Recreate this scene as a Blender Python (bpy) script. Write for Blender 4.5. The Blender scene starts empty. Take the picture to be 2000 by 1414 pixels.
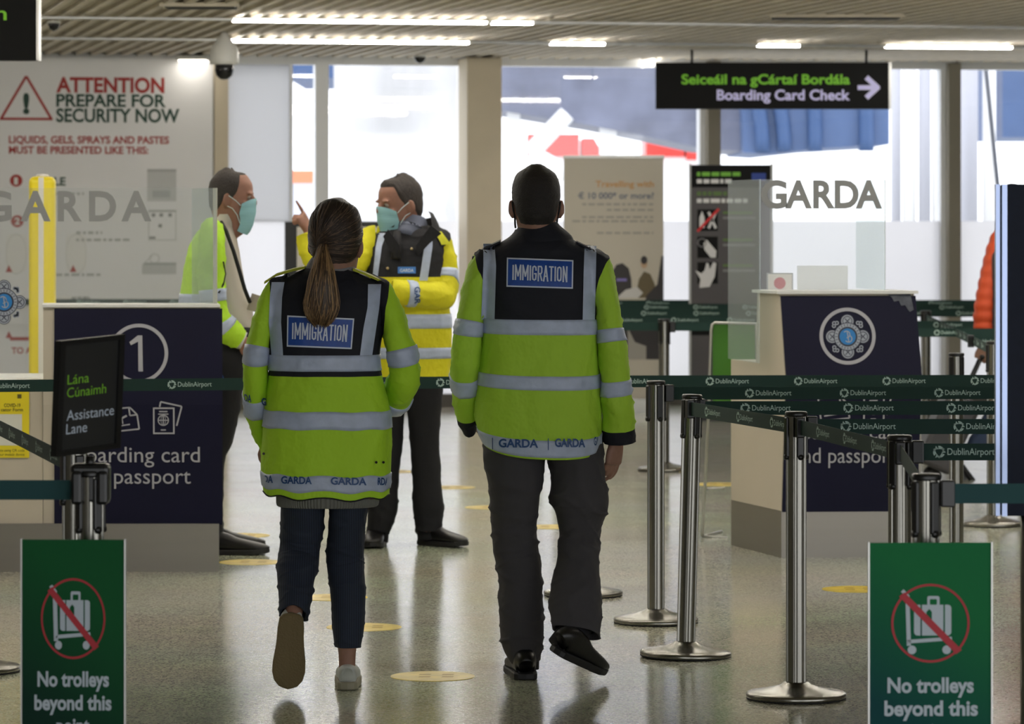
import bpy, bmesh, math, random
from mathutils import Vector, Matrix, noise
random.seed(7)
C = bpy.context.scene.collection
sc = bpy.context.scene
PI = math.pi

# ------------------------------------------------------------------ camera, world, exposure
F, HOR, EYE = 7600.0, 420.0, 1.6          # focal length in pixels, horizon row, eye height (frame 2000 x 1414)
cam_d = bpy.data.cameras.new('camera'); cam = bpy.data.objects.new('camera', cam_d); C.objects.link(cam)
cam.location = (0, 0, EYE); cam.rotation_euler = (PI/2, 0, 0)
cam_d.sensor_width = 36; cam_d.lens = F*36/2000; cam_d.shift_y = -(707-HOR)/2000
cam_d.clip_end = 400; cam_d.clip_start = .1
cam_d.dof.use_dof = True; cam_d.dof.focus_distance = 13.4; cam_d.dof.aperture_fstop = 7.2
sc.camera = cam
sc.view_settings.view_transform = 'Standard'; sc.view_settings.look = 'None'
sc.view_settings.gamma = 1; sc.view_settings.use_curve_mapping = False
sc.view_settings.exposure = 0.85
world = bpy.data.worlds.new('world'); sc.world = world; world.use_nodes = True
wn = world.node_tree.nodes; wl = world.node_tree.links
bg = wn['Background']; bg.inputs[0].default_value = (0.96, 0.975, 1.0, 1); bg.inputs[1].default_value = 1.55   # overcast sky
sun_d = bpy.data.lights.new('sun', 'SUN'); sun = bpy.data.objects.new('sun', sun_d); C.objects.link(sun)
sun_d.energy = 1.2; sun_d.angle = .2; sun.rotation_euler = (math.radians(48), 0, math.radians(160))
LAMP = 30.0                                  # emission of the lit ceiling strips

# ------------------------------------------------------------------ helpers
def P(px, py, D): return Vector(((px-1000)/F*D, D, EYE-(py-HOR)/F*D))
def G(px, py):
    D = F*EYE/(py-HOR); return Vector(((px-1000)/F*D, D, 0))
def gs(px, s):                              # ground point at column px where one metre is s pixels
    D = F/s; return Vector(((px-1000)/F*D, D, 0))
def lin(c):
    if isinstance(c, str):
        c = [int(c[i:i+2], 16)/255 for i in (1, 3, 5)]
        c = [x/12.92 if x <= .04045 else ((x+.055)/1.055)**2.4 for x in c]
    return (c[0], c[1], c[2], 1)
MATS = {}
def mat(name, col, rough=.5, metal=0., spec=.5, nz=None, bump=None, emit=0., col2=None, coords='Object', stretch=(1, 1, 1), coat=0., sheen=0.):
    if name in MATS: return MATS[name]
    m = bpy.data.materials.new(name); m.use_nodes = True
    n = m.node_tree.nodes; l = m.node_tree.links; b = n['Principled BSDF']
    b.inputs['Base Color'].default_value = lin(col); b.inputs['Roughness'].default_value = rough
    b.inputs['Metallic'].default_value = metal; b.inputs['Specular IOR Level'].default_value = spec
    b.inputs['Coat Weight'].default_value = coat; b.inputs['Sheen Weight'].default_value = sheen
    if emit:
        b.inputs['Emission Color'].default_value = lin(col); b.inputs['Emission Strength'].default_value = emit
    if nz or bump:
        tc = n.new('ShaderNodeTexCoord'); mp = n.new('ShaderNodeMapping'); l.new(tc.outputs[coords], mp.inputs[0])
        mp.inputs['Scale'].default_value = stretch
    if nz:
        t = n.new('ShaderNodeTexNoise'); t.inputs['Scale'].default_value = nz[0]; t.inputs['Detail'].default_value = 4
        l.new(mp.outputs[0], t.inputs['Vector'])
        r = n.new('ShaderNodeValToRGB'); l.new(t.outputs['Fac'], r.inputs[0])
        a = lin(col); c2 = lin(col2) if col2 else tuple(x*(1-nz[1]) for x in a[:3])+(1,)
        r.color_ramp.elements[0].position = .35; r.color_ramp.elements[1].position = .65
        r.color_ramp.elements[0].color = c2; r.color_ramp.elements[1].color = a
        l.new(r.outputs[0], b.inputs['Base Color'])
    if bump:
        t = n.new('ShaderNodeTexNoise'); t.inputs['Scale'].default_value = bump[0]; t.inputs['Detail'].default_value = 3
        l.new(mp.outputs[0], t.inputs['Vector'])
        u = n.new('ShaderNodeBump'); u.inputs['Strength'].default_value = bump[1]; u.inputs['Distance'].default_value = bump[2] if len(bump) > 2 else .01
        l.new(t.outputs['Fac'], u.inputs['Height']); l.new(u.outputs[0], b.inputs['Normal'])
    MATS[name] = m
    return m
def clear_mat(name, tint=(1, 1, 1), haze=.05, haze_col=(.8, .85, .85), rough=.03, refl=1.0, ior=1.49):
    """thin clear sheet: see-through, fresnel reflection and a little haze"""
    m = bpy.data.materials.new(name); m.use_nodes = True
    n = m.node_tree.nodes; l = m.node_tree.links; n.remove(n['Principled BSDF']); out = n['Material Output']
    tr = n.new('ShaderNodeBsdfTransparent'); tr.inputs[0].default_value = (*tint, 1)
    gl = n.new('ShaderNodeBsdfGlossy'); gl.inputs['Roughness'].default_value = rough; gl.inputs[0].default_value = (refl, refl, refl, 1)
    df = n.new('ShaderNodeBsdfDiffuse'); df.inputs[0].default_value = (*haze_col, 1)
    lw = n.new('ShaderNodeLayerWeight'); pw = n.new('ShaderNodeMath'); pw.operation = 'POWER'; pw.inputs[1].default_value = 5
    fr = n.new('ShaderNodeMath'); fr.operation = 'MULTIPLY_ADD'; fr.inputs[1].default_value = (ior-1)*.9; fr.inputs[2].default_value = (ior-1)*.08
    l.new(lw.outputs['Facing'], pw.inputs[0]); l.new(pw.outputs[0], fr.inputs[0])
    m1 = n.new('ShaderNodeMixShader'); m2 = n.new('ShaderNodeMixShader'); m1.inputs[0].default_value = haze
    l.new(tr.outputs[0], m1.inputs[1]); l.new(df.outputs[0], m1.inputs[2])
    l.new(fr.outputs[0], m2.inputs[0]); l.new(m1.outputs[0], m2.inputs[1]); l.new(gl.outputs[0], m2.inputs[2])
    l.new(m2.outputs[0], out.inputs[0]); MATS[name] = m
    return m
def frost_mat(name, col, trans):
    """frosted film: diffuse plus light that comes through from behind"""
    m = bpy.data.materials.new(name); m.use_nodes = True
    n = m.node_tree.nodes; l = m.node_tree.links; n.remove(n['Principled BSDF']); out = n['Material Output']
    d = n.new('ShaderNodeBsdfDiffuse'); d.inputs[0].default_value = lin(col)
    t = n.new('ShaderNodeBsdfTranslucent'); t.inputs[0].default_value = lin(col)
    mx = n.new('ShaderNodeMixShader'); mx.inputs[0].default_value = trans
    l.new(d.outputs[0], mx.inputs[1]); l.new(t.outputs[0], mx.inputs[2]); l.new(mx.outputs[0], out.inputs[0]); MATS[name] = m
    return m

class MB:
    def __init__(s): s.v = []; s.f = []; s.m = []; s.sm = []
    def add(s, vs, fs, mi=0, smooth=False, M=None):
        o = len(s.v)
        for v in vs:
            v = Vector(v); s.v.append(M @ v if M else v)
        for f in fs:
            s.f.append([o+i for i in f]); s.m.append(mi); s.sm.append(smooth)
        return s
    def box(s, lo, hi, mi=0, M=None, bev=0., seg=2):
        bm = bmesh.new(); bmesh.ops.create_cube(bm, size=1)
        for v in bm.verts:
            v.co = Vector((lo[i]+(v.co[i]+.5)*(hi[i]-lo[i]) for i in range(3)))
        if bev: bmesh.ops.bevel(bm, geom=bm.edges[:], offset=bev, segments=seg, affect='EDGES', profile=.5)
        bm.verts.index_update()
        s.add([v.co.copy() for v in bm.verts], [[v.index for v in f.verts] for f in bm.faces], mi, False, M); bm.free(); return s
    def prism(s, poly, off, mi=0):          # poly: world points, off: extrusion vector
        off = Vector(off); n = len(poly)
        s.add([Vector(p) for p in poly]+[Vector(p)+off for p in poly],
              [list(range(n))[::-1], [n+i for i in range(n)]]+[[i, (i+1) % n, n+(i+1) % n, n+i] for i in range(n)], mi); return s
    def lathe(s, prof, n=32, mi=0, M=None, smooth=True):    # prof: (r, z)
        vs = []; fs = []
        for r, z in prof:
            for k in range(n):
                a = 2*PI*k/n; vs.append((r*math.cos(a), r*math.sin(a), z))
        for i in range(len(prof)-1):
            for k in range(n):
                k2 = (k+1) % n; fs.append([i*n+k, i*n+k2, (i+1)*n+k2, (i+1)*n+k])
        if prof[0][0] > 1e-5: fs.append([k for k in range(n)][::-1])
        if prof[-1][0] > 1e-5: fs.append([(len(prof)-1)*n+k for k in range(n)])
        s.add(vs, fs, mi, smooth, M); return s
    def rod(s, a, b, r, n=10, mi=0, r2=None):
        a = Vector(a); b = Vector(b); T = (b-a); L = T.length
        M = Matrix.Translation(a) @ T.to_track_quat('Z', 'Y').to_matrix().to_4x4()
        return s.lathe([(r, 0), (r if r2 is None else r2, L)], n, mi, M)
    def path(s, pts, r, n=8, mi=0):
        pts = [Vector(p) for p in pts]; vs = []; fs = []
        for i, p in enumerate(pts):
            T = (pts[min(i+1, len(pts)-1)]-pts[max(i-1, 0)]).normalized()
            S = T.orthogonal() if i == 0 else (S-T*S.dot(T)).normalized()
            S.normalize(); B = T.cross(S); rr = r[i] if isinstance(r, (list, tuple)) else r
            for k in range(n): a = 2*PI*k/n; vs.append(p+S*math.cos(a)*rr+B*math.sin(a)*rr)
        for i in range(len(pts)-1):
            for k in range(n): k2 = (k+1) % n; fs.append([i*n+k, i*n+k2, (i+1)*n+k2, (i+1)*n+k])
        fs += [[k for k in range(n)][::-1], [(len(pts)-1)*n+k for k in range(n)]]
        return s.add(vs, fs, mi, True)
    def ball(s, c, r, n=16, mi=0, M=None):
        rx, ry, rz = r if isinstance(r, (tuple, list)) else (r, r, r)
        prof = [(math.sin(PI*i/n), -math.cos(PI*i/n)) for i in range(n+1)]
        prof[0] = (1e-4, -1); prof[-1] = (1e-4, 1)
        MM = Matrix.Translation(Vector(c)) @ Matrix.Diagonal((rx, ry, rz, 1))
        return s.lathe(prof, n*2, mi, (M @ MM) if M else MM)
    def build(s, name, mats, parent=None, loc=None, label=None, cat=None, group=None, kind=None):
        me = bpy.data.meshes.new(name)
        root = parent
        while root is not None and root.parent is not None: root = root.parent
        L = root.location.copy() if root is not None else (Vector(loc) if loc is not None else Vector((0, 0, 0)))
        me.from_pydata([v-L for v in s.v], [], s.f)
        me.polygons.foreach_set('material_index', s.m); me.polygons.foreach_set('use_smooth', s.sm)
        for m in (mats if isinstance(mats, (list, tuple)) else [mats]): me.materials.append(m)
        me.update()
        o = bpy.data.objects.new(name, me); C.objects.link(o)
        if parent is not None: o.parent = parent
        else: o.location = L
        return tag(o, label, cat, group, kind)
def tag(o, label=None, cat=None, group=None, kind=None):
    for k, v in (('label', label), ('category', cat), ('group', group), ('kind', kind)):
        if v: o[k] = v
    return o
def thing(name, loc, label, cat, group=None):
    o = bpy.data.objects.new(name, None); C.objects.link(o); o.location = loc; o.empty_display_size = .1
    return tag(o, label, cat, group)
def copy_tree(o, parent=None):
    c = o.copy(); C.objects.link(c)
    if parent is not None: c.parent = parent
    for ch in [x for x in C.objects if x.parent == o]: copy_tree(ch, c)
    return c

# ---- writing: letters become flat meshes, fitted between two columns on a base line
_T = {}
def letters(s, bold=0.):
    k = (s, bold)
    if k in _T: return _T[k]
    cu = bpy.data.curves.new('t', 'FONT'); cu.body = s; cu.size = 1; cu.offset = bold; cu.resolution_u = 4
    o = bpy.data.objects.new('t', cu); C.objects.link(o); dg = bpy.context.evaluated_depsgraph_get()
    me = bpy.data.meshes.new_from_object(o.evaluated_get(dg))
    r = ([(v.co.x, v.co.y) for v in me.vertices], [list(p.vertices) for p in me.polygons])
    bpy.data.objects.remove(o); bpy.data.meshes.remove(me); bpy.data.curves.remove(cu)
    _T[k] = r; return r
class Pl:
    """a plane in the place; its local units are pixels of the photo at distance D (x right, y down)"""
    def __init__(s, px, py, D, yaw=0., pitch=0., roll=0., fore=True):
        s.px, s.py, s.k = px, py, D/F; s.O = P(px, py, D)
        R = Matrix.Rotation(yaw, 3, 'Z') @ Matrix.Rotation(pitch, 3, 'X') @ Matrix.Rotation(roll, 3, 'Y')
        s.X = R @ Vector((1, 0, 0)); s.Y = R @ Vector((0, 0, 1)); s.N = R @ Vector((0, -1, 0))
        s.kx = s.k/(math.cos(yaw) if fore else 1)
    def at(s, x, y, n=0.): return s.O+s.X*((x-s.px)*s.kx)-s.Y*((y-s.py)*s.k)+s.N*n
class Dec:
    """flat shapes printed on a Pl"""
    def __init__(s, mb, pl, at=None): s.mb = mb; s.at = at or pl.at
    def poly(s, pts, mi=0, n=.001): s.mb.add([s.at(x, y, n) for x, y in pts], [list(range(len(pts)))], mi); return s
    def rect(s, x0, y0, x1, y1, mi=0, n=.001): return s.poly([(x0, y0), (x1, y0), (x1, y1), (x0, y1)], mi, n)
    def ring(s, cx, cy, r0, r1, mi=0, n=.001, k=48, sx=1., a0=0., a1=2*PI):
        vs = []; 
        for i in range(k+1):
            a = a0+(a1-a0)*i/k
            for r in (r0, r1): vs.append(s.at(cx+math.cos(a)*r*sx, cy+math.sin(a)*r, n))
        s.mb.add(vs, [[2*i, 2*i+1, 2*i+3, 2*i+2] for i in range(k)], mi); return s
    def disc(s, cx, cy, r, mi=0, n=.001, k=32, sx=1.): return s.poly([(cx+math.cos(2*PI*i/k)*r*sx, cy+math.sin(2*PI*i/k)*r) for i in range(k)], mi, n)
    def rrect(s, x0, y0, x1, y1, r, mi=0, n=.001):
        pts = []
        for cx, cy, a in ((x1-r, y0+r, -PI/2), (x1-r, y1-r, 0), (x0+r, y1-r, PI/2), (x0+r, y0+r, PI)):
            for i in range(5): pts.append((cx+r*math.cos(a+i*PI/8), cy+r*math.sin(a+i*PI/8)))
        return s.poly(pts, mi, n)
    def frame(s, x0, y0, x1, y1, w, mi=0, n=.001):
        s.rect(x0, y0, x1, y0+w, mi, n); s.rect(x0, y1-w, x1, y1, mi, n); s.rect(x0, y0+w, x0+w, y1-w, mi, n); return s.rect(x1-w, y0+w, x1, y1-w, mi, n)
    def line(s, x0, y0, x1, y1, w, mi=0, n=.001):
        dx, dy = x1-x0, y1-y0; L = math.hypot(dx, dy); nx, ny = -dy/L*w/2, dx/L*w/2
        return s.poly([(x0+nx, y0+ny), (x1+nx, y1+ny), (x1-nx, y1-ny), (x0-nx, y0-ny)], mi, n)
    def text(s, t, x0, x1, base, cap, mi=0, n=.001, bold=0., shear=0.):
        v, f = letters(t, bold); hv, _ = letters('H', bold); ch = max(q[1] for q in hv)
        a = min(q[0] for q in v); b = max(q[0] for q in v); kx = (x1-x0)/(b-a); ky = cap/ch
        s.mb.add([s.at(x0+(q[0]-a)*kx, base-q[1]*ky, n) for q in v], f, mi); return s
def panel(mb, pl, x0, y0, x1, y1, th, mi=0, n=0.):          # a board of thickness th behind the plane
    mb.prism([pl.at(x0, y0, n), pl.at(x1, y0, n), pl.at(x1, y1, n), pl.at(x0, y1, n)], -pl.N*th, mi)
def airport_mark(d, x, y, h, mi, n):
    """ring of three swept blades round a small square"""
    for k in range(3):
        a = k*2*PI/3+.4
        d.ring(x+math.cos(a)*h*.06, y+math.sin(a)*h*.06, h*.30, h*.44, mi, n, 10, 1., a, a+1.75)
        b = a+1.75; d.poly([(x+math.cos(b)*h*.56, y+math.sin(b)*h*.56), (x+math.cos(b-.5)*h*.40, y+math.sin(b-.5)*h*.40), (x+math.cos(b+.35)*h*.22, y+math.sin(b+.35)*h*.22)], mi, n)
        d.line(x+math.cos(a)*h*.3, y+math.sin(a)*h*.3, x+math.cos(a+1.2)*h*.5, y+math.sin(a+1.2)*h*.5, h*.09, mi, n)
#PART2
# ------------------------------------------------------------------ materials
M_floor = bpy.data.materials.new('terrazzo'); M_floor.use_nodes = True
def _floor():
    n = M_floor.node_tree.nodes; l = M_floor.node_tree.links; b = n['Principled BSDF']
    tc = n.new('ShaderNodeTexCoord')
    vo = n.new('ShaderNodeTexVoronoi'); vo.inputs['Scale'].default_value = 150; l.new(tc.outputs['Object'], vo.inputs['Vector'])
    r = n.new('ShaderNodeValToRGB'); l.new(vo.outputs['Color'], r.inputs[0])
    e = r.color_ramp.elements; e[0].position = .1; e[0].color = lin('#888b7b'); e[1].position = .9; e[1].color = lin('#dedac6')
    m = e.new(.45); m.color = lin('#b6b9a4')
    ns = n.new('ShaderNodeTexNoise'); ns.inputs['Scale'].default_value = .9; ns.inputs['Detail'].default_value = 5; l.new(tc.outputs['Object'], ns.inputs['Vector'])
    mx = n.new('ShaderNodeMix'); mx.data_type = 'RGBA'; mx.blend_type = 'MULTIPLY'; mx.inputs[0].default_value = .35
    l.new(r.outputs[0], mx.inputs[6]); l.new(ns.outputs['Color'], mx.inputs[7])
    # faint joints every metre or so
    br = n.new('ShaderNodeTexBrick'); br.offset = 0; br.inputs['Scale'].default_value = 1; br.inputs['Mortar Size'].default_value = .004
    br.inputs['Brick Width'].default_value = 1.2; br.inputs['Row Height'].default_value = 1.2; br.inputs['Color1'].default_value = (1, 1, 1, 1); br.inputs['Color2'].default_value = (.96, .96, .96, 1); br.inputs['Mortar'].default_value = (.86, .86, .84, 1)
    l.new(tc.outputs['Object'], br.inputs['Vector'])
    m2 = n.new('ShaderNodeMix'); m2.data_type = 'RGBA'; m2.blend_type = 'MULTIPLY'; m2.inputs[0].default_value = 1
    l.new(mx.outputs[2], m2.inputs[6]); l.new(br.outputs[0], m2.inputs[7]); l.new(m2.outputs[2], b.inputs['Base Color'])
    n2 = n.new('ShaderNodeTexNoise'); n2.inputs['Scale'].default_value = 2.2; n2.inputs['Detail'].default_value = 6; l.new(tc.outputs['Object'], n2.inputs['Vector'])
    mr = n.new('ShaderNodeMapRange'); mr.inputs['To Min'].default_value = .10; mr.inputs['To Max'].default_value = .20; l.new(n2.outputs['Fac'], mr.inputs[0]); l.new(mr.outputs[0], b.inputs['Roughness'])
    n3 = n.new('ShaderNodeTexNoise'); n3.inputs['Scale'].default_value = 5; n3.inputs['Detail'].default_value = 2; l.new(tc.outputs['Object'], n3.inputs['Vector'])
    bp = n.new('ShaderNodeBump'); bp.inputs['Strength'].default_value = .08; bp.inputs['Distance'].default_value = .01; l.new(n3.outputs['Fac'], bp.inputs['Height']); l.new(bp.outputs[0], b.inputs['Normal'])
    b.inputs['Specular IOR Level'].default_value = .95
_floor()
M_ceil = mat('ceiling_back', '#bfb6a5', .8); M_slat = mat('ceiling_slat', '#d8cfbf', .6, nz=(3, .12))
M_wall = mat('wall_white', '#e6e6e4', .7, nz=(2, .03)); M_side = mat('wall_side', '#8f8c84', .8)
M_alu = mat('aluminium', '#b9b9b6', .35, .8); M_pier = mat('pier_paint', '#d3c7b0', .7, nz=(4, .05))
M_mull = mat('mullion_paint', '#8b8578', .5); M_mullw = mat('mullion_white', '#e4e6ea', .4)
M_base = mat('baseboard', '#57544f', .5)
M_glass = clear_mat('window_glass', (.97, .98, 1), .02, (.8, .85, .9), .02)
M_acr = clear_mat('acrylic', (.96, .97, .97), .05, (.75, .8, .8), .05, ior=1.3)
M_acr2 = clear_mat('acrylic_side', (.9, .94, .94), .10, (.72, .78, .8), .08, ior=1.3)
M_frost = frost_mat('frosted_film', '#e2e2e5', .72); M_frost2 = frost_mat('frosted_door', '#d4d5d8', .62)
M_lamp = mat('lamp_diffuser', (1, .95, .86), emit=LAMP); M_black = mat('black_plastic', '#0d0d0e', .35); M_rub = mat('black_rubber', '#121212', .7)
M_ink_w = mat('ink_white', '#d4d4d6', .6); M_ink_k = mat('ink_black', '#161616', .6)
M_steel = mat('brushed_steel', '#8d8b84', .27, 1., bump=(60, .06), stretch=(1, 1, .02))
M_plinth = mat('plinth_steel', '#8f8a82', .38, .75, nz=(3, .2), bump=(40, .04), stretch=(.05, .05, 1))
M_belt = mat('belt_green', '#08302a', .75, bump=(900, .15)); M_belt2 = mat('belt_teal', '#083c3e', .75, bump=(900, .15)); M_belt_ink = mat('belt_ink', '#b4cdc6', .7)
M_navy = mat('navy_panel', '#0c0c2a', .6, spec=.25, nz=(3, .12)); M_cream = mat('cream_laminate', '#beb5a4', .55, nz=(2, .05)); M_white = mat('white_laminate', '#d9d9d6', .4)
M_grey_l = mat('grey_letters', '#8f9090', .6); M_desk_ink = mat('desk_print', '#a9a9b0', .6)
M_silver = mat('crest_silver', '#9aa0ad', .5); M_crest_d = mat('crest_dark', '#2b3140', .5); M_crest_b = mat('crest_blue', '#1f78bd', .5)
M_sign_k = mat('sign_black', '#0a0a0b', .6, spec=.2); M_sg = mat('sign_green', '#6fb81e', .5, emit=.12); M_sw = mat('sign_white', '#c4c0ea', .5, emit=.12)
M_red = mat('ink_red', '#a8322e', .6); M_dg = mat('ink_green', '#22463a', .6); M_lg = mat('ink_grey', '#8f9090', .6); M_pale = mat('ink_pale', '#c6c8c8', .6); M_mid = mat('ink_mid', '#aeb0b0', .6)
M_yel = mat('yellow_vinyl', '#e2cf1c', .5); M_yel_p = mat('yellow_post', '#f2dc1a', .45); M_postw = mat('post_white', '#e4e0d8', .5)
M_disc = mat('floor_sticker', '#d9be3a', .35, nz=(14, .25))

# ------------------------------------------------------------------ the room
PHI = math.atan(.2); D0 = 32.5; CZ = 2.895
U = Vector((math.cos(PHI), math.sin(PHI), 0)); V = Vector((-math.sin(PHI), math.cos(PHI), 0)); Z = Vector((0, 0, 1))
MW = Matrix.Translation((0, D0, 0)) @ Matrix.Rotation(PHI, 4, 'Z')       # wall frame: x along, y outwards, z up
def wD(px): return D0/(1-.2*(px-1000)/F)
def wu(px): return (px-1000)/F*wD(px)/math.cos(PHI)
def wz(py, px=1200): return EYE-(py-HOR)/F*wD(px)
def wbox(mb, px0, px1, z0, z1, y0, y1, mi=0, bev=0.): return mb.box((wu(px0), y0, z0), (wu(px1), y1, z1), mi, MW, bev)
mb = MB(); mb.add([(-14, -3, 0), (14, -3, 0), (14, 31, 0), (14, 36.2, 0), (-14, 30.4, 0)], [[0, 1, 2, 3, 4]])
mb.build('floor', M_floor, kind='structure')
mb = MB(); mb.box((-12, -30, CZ+.035), (12, .2, CZ+.06), 0, MW)
for k in range(-66, 67):
    mb.box((k*.125-.022, -29.8, CZ+.01), (k*.125+.022, -.02, CZ+.036), 1, MW)
mb.build('ceiling', [M_ceil, M_slat], kind='structure')
wbox(MB(), -1600, 416, 0, CZ+.03, -.06, .2).build('wall_back', M_wall, kind='structure')
mb = MB(); mb.box((-8.4, -30, 0), (-8.2, .2, CZ+.05), 0, MW); mb.build('wall_left_unseen', M_side, kind='structure')  # unseen side wall, added to limit sky light and shape reflections in the poles
mb = MB(); mb.box((8.2, -30, 0), (8.4, .2, CZ+.05), 0, MW); mb.build('wall_right_unseen', M_side, kind='structure')  # matching unseen wall, added to hold back light from this side
wbox(MB(), 416, 443, 0, CZ, -.1, .12).build('trim_1', M_pier, kind='structure')
wbox(MB(), 615, 641, 0, CZ, -.04, .1).build('trim_2', M_mullw, kind='structure')
wbox(MB(), 1366, 1377, 0, CZ, -.02, .1).build('trim_3', M_mullw, kind='structure')
wbox(MB(), 1377, 1402, 0, CZ, -.1, .1).build('trim_4', M_mull, kind='structure')
wbox(MB(), 1836, 1846, 0, CZ, -.02, .1).build('trim_5', M_mullw, kind='structure')
wbox(MB(), 1846, 1870, 0, CZ, -.1, .1).build('trim_6', M_mull, kind='structure')
wbox(MB(), 443, 2600, wz(131), CZ+.03, -.03, .1).build('trim_7', M_mullw, kind='structure')
wbox(MB(), 893, 960, 0, CZ, -.45, -.05, 0, .01).build('wall_pier', M_pier, kind='structure')
mb = MB(); wbox(mb, 443, 893, 0, .11, -.03, .1); wbox(mb, 960, 2600, 0, .11, -.03, .1); mb.build('baseboard_back', M_base, kind='structure')
ZF = wz(432)
mb = MB(); wbox(mb, 443, 570, .11, ZF, .02, .035, 0); wbox(mb, 443, 570, ZF, wz(131), .02, .035, 1); wbox(mb, 566, 572, .11, wz(131), .0, .05, 2)
mb.build('window_1', [M_frost, M_frost2, M_mullw], kind='structure')
for i, (a, b) in enumerate(((572, 615), (641, 893), (960, 1366), (1402, 1836), (1870, 2600))):
    mb = MB(); wbox(mb, a, b, ZF, wz(131), .02, .03, 0); wbox(mb, a, b, .11, ZF, .02, .03, 1)
    mb.build('window_%d' % (i+2), [M_glass, M_frost], kind='structure')

# ------------------------------------------------------------------ outside
M_apron = mat('apron', '#cfcfcb', .8, nz=(.6, .1)); M_conc = mat('white_concrete', '#d4d4d6', .8, nz=(1.1, .30), stretch=(1.4, 1, .5))
M_jet = mat('bridge_grey', '#767b90', .6, nz=(1.6, .4)); M_blue = mat('bridge_blue', '#4a628c', .6, nz=(2, .15)); M_dblue = mat('bellow_dark', '#35527f', .6)
M_tred = mat('truck_red', '#d8342c', .4); M_ow = mat('outside_white', '#f2f2f2', .5); M_org = mat('cone_orange', '#e8702a', .5); M_pipe = mat('pipe_grey', '#b9bac4', .4); M_tyre = mat('tyre', '#202020', .8)
mb = MB(); mb.box((-60, 0.3, -.06), (60, 90, -.04), 0, MW); mb.build('ground', M_apron, kind='structure')
def prect(mb, px0, py0, px1, py1, D, dep, mi=0): mb.prism([P(px0, py0, D), P(px1, py0, D), P(px1, py1, D), P(px0, py1, D)], (0, dep, 0), mi)
def gy(D): return HOR+EYE*F/D
t = thing('jet_bridge', P(1300, gy(46), 46), 'grey and blue passenger boarding bridge outside the window, above the red truck', 'boarding bridge')
mb = MB(); mb.prism([P(x, y, 46) for x, y in ((905, -40), (1470, -40), (1470, 297), (1372, 290), (1290, 272), (1150, 244), (905, 204))], (0, 3, 0)); mb.build('tunnel', M_jet, t)
mb = MB(); mb.prism([P(x, y, 45.5) for x, y in ((1440, -40), (1737, -40), (1737, 282), (1600, 290), (1500, 301), (1452, 298))], (0, 3.5, 0))
for x0, x1 in ((1440, 1490), (1480, 1532), (1585, 1592), (1685, 1692)):
    mb.path([P(x0+(x1-x0)*math.sin(i/10*PI/2), 60+(235*i/10), 45.45) for i in range(11)], .09, 8, 1)
mb.build('bellows', [M_blue, M_dblue], t)
mb = MB(); prect(mb, 990, 200, 1016, gy(46), 46.2, .4); mb.build('support_leg', M_ow, t)
mb = MB(); prect(mb, 1172, 240, 1204, gy(46), 46.2, .4); mb.build('support_leg', M_ow, t)
mb = MB(); mb.rod(P(1108, 222, 46), P(1035, 300, 46), .11); mb.rod(P(1035, 300, 46), P(1130, 350, 46), .11); mb.build('brace', M_ow, t)
def truck(px0, px1, lab):
    D = 58; t = thing('service_truck', P((px0+px1)/2, gy(D), D), lab, 'truck', None)
    w = px1-px0
    mb = MB(); prect(mb, px0, 262, px0+w*.7, 306, D, 2.4); mb.build('cargo_box', M_tred, t)
    mb = MB(); prect(mb, px0+w*.05, 306, px1, 520, D+.1, 2.2); mb.build('chassis', M_ow, t)
    mb = MB(); mb.prism([P(px0+w*.74, 312, D), P(px1, 312, D), P(px1-w*.02, 290, D), P(px1-w*.1, 270, D), P(px0+w*.74, 270, D)], (0, 2.2, 0)); mb.build('cab', M_tred, t)
    for q in (.25, .75):
        mb = MB(); mb.rod(P(px0+w*q, gy(D)-30, D-.1), P(px0+w*q, gy(D)-30, D+2.4), 30*D/F, 20); mb.build('wheel', M_tyre, t)
truck(1030, 1175, 'red and white service truck parked outside, behind the pale brace of the boarding bridge')
truck(1262, 1368, 'red and white service truck parked outside, above the cream roll-up banner')
truck(890, 976, 'red service truck outside the glass, half hidden by the beige pier')
mb = MB(); prect(mb, 652, -80, 960, gy(38), 38, .8); mb.build('concrete_pillar', M_conc, loc=P(780, gy(38), 38), label='white mottled concrete pillar outside the glass beside the beige pier', cat='pillar')
t = thing('canopy', P(630, gy(44), 44), 'dark blue canopy edge outside, high in the narrow glass slot', 'canopy')
mb = MB(); prect(mb, 560, 60, 650, 152, 44, 4); mb.build('roof', M_dblue, t)
mb = MB(); prect(mb, 622, 150, 634, gy(44), 44.5, .1); mb.build('support_post', M_ow, t)
t = thing('luggage_cart', P(585, gy(50), 50), 'orange and grey baggage cart outside the narrow glass slot', 'cart')
mb = MB(); prect(mb, 560, 333, 612, 358, 50, 1.2); mb.build('cover', M_org, t)
mb = MB(); prect(mb, 556, 358, 618, 640, 50, 1.4); mb.build('cart_body', M_pipe, t)
for x in (566, 606):
    mb = MB(); mb.rod(P(x, 640, 49.9), P(x, 640, 51.4), .17, 16); mb.build('wheel', M_tyre, t)
for i, (px, r, m, lab) in enumerate(((1750, 10, M_pipe, 'grey vertical pipe outside the glass, first right of the hanging check sign'), (1776, 13, M_ow, 'thick white vertical pipe outside, right of the hanging check sign'), (1806, 12, M_pipe, 'grey vertical pipe outside, left of the narrow white pipe'),
                                (1828, 8, M_ow, 'narrow white vertical pipe outside, just left of the brown mullion'), (1893, 17, M_pipe, 'broad grey vertical pipe outside, right of the brown mullion'), (1932, 13, M_ow, 'white vertical pipe outside, behind the slanted dark strut'))):
    D = 36.5; p = P(px, gy(D), D); MB().rod(p, p+Vector((0, 0, 4.2)), r*D/F, 24).build('drain_pipe', m, loc=p, label=lab, cat='pipe', group='pipes outside the window')
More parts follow.
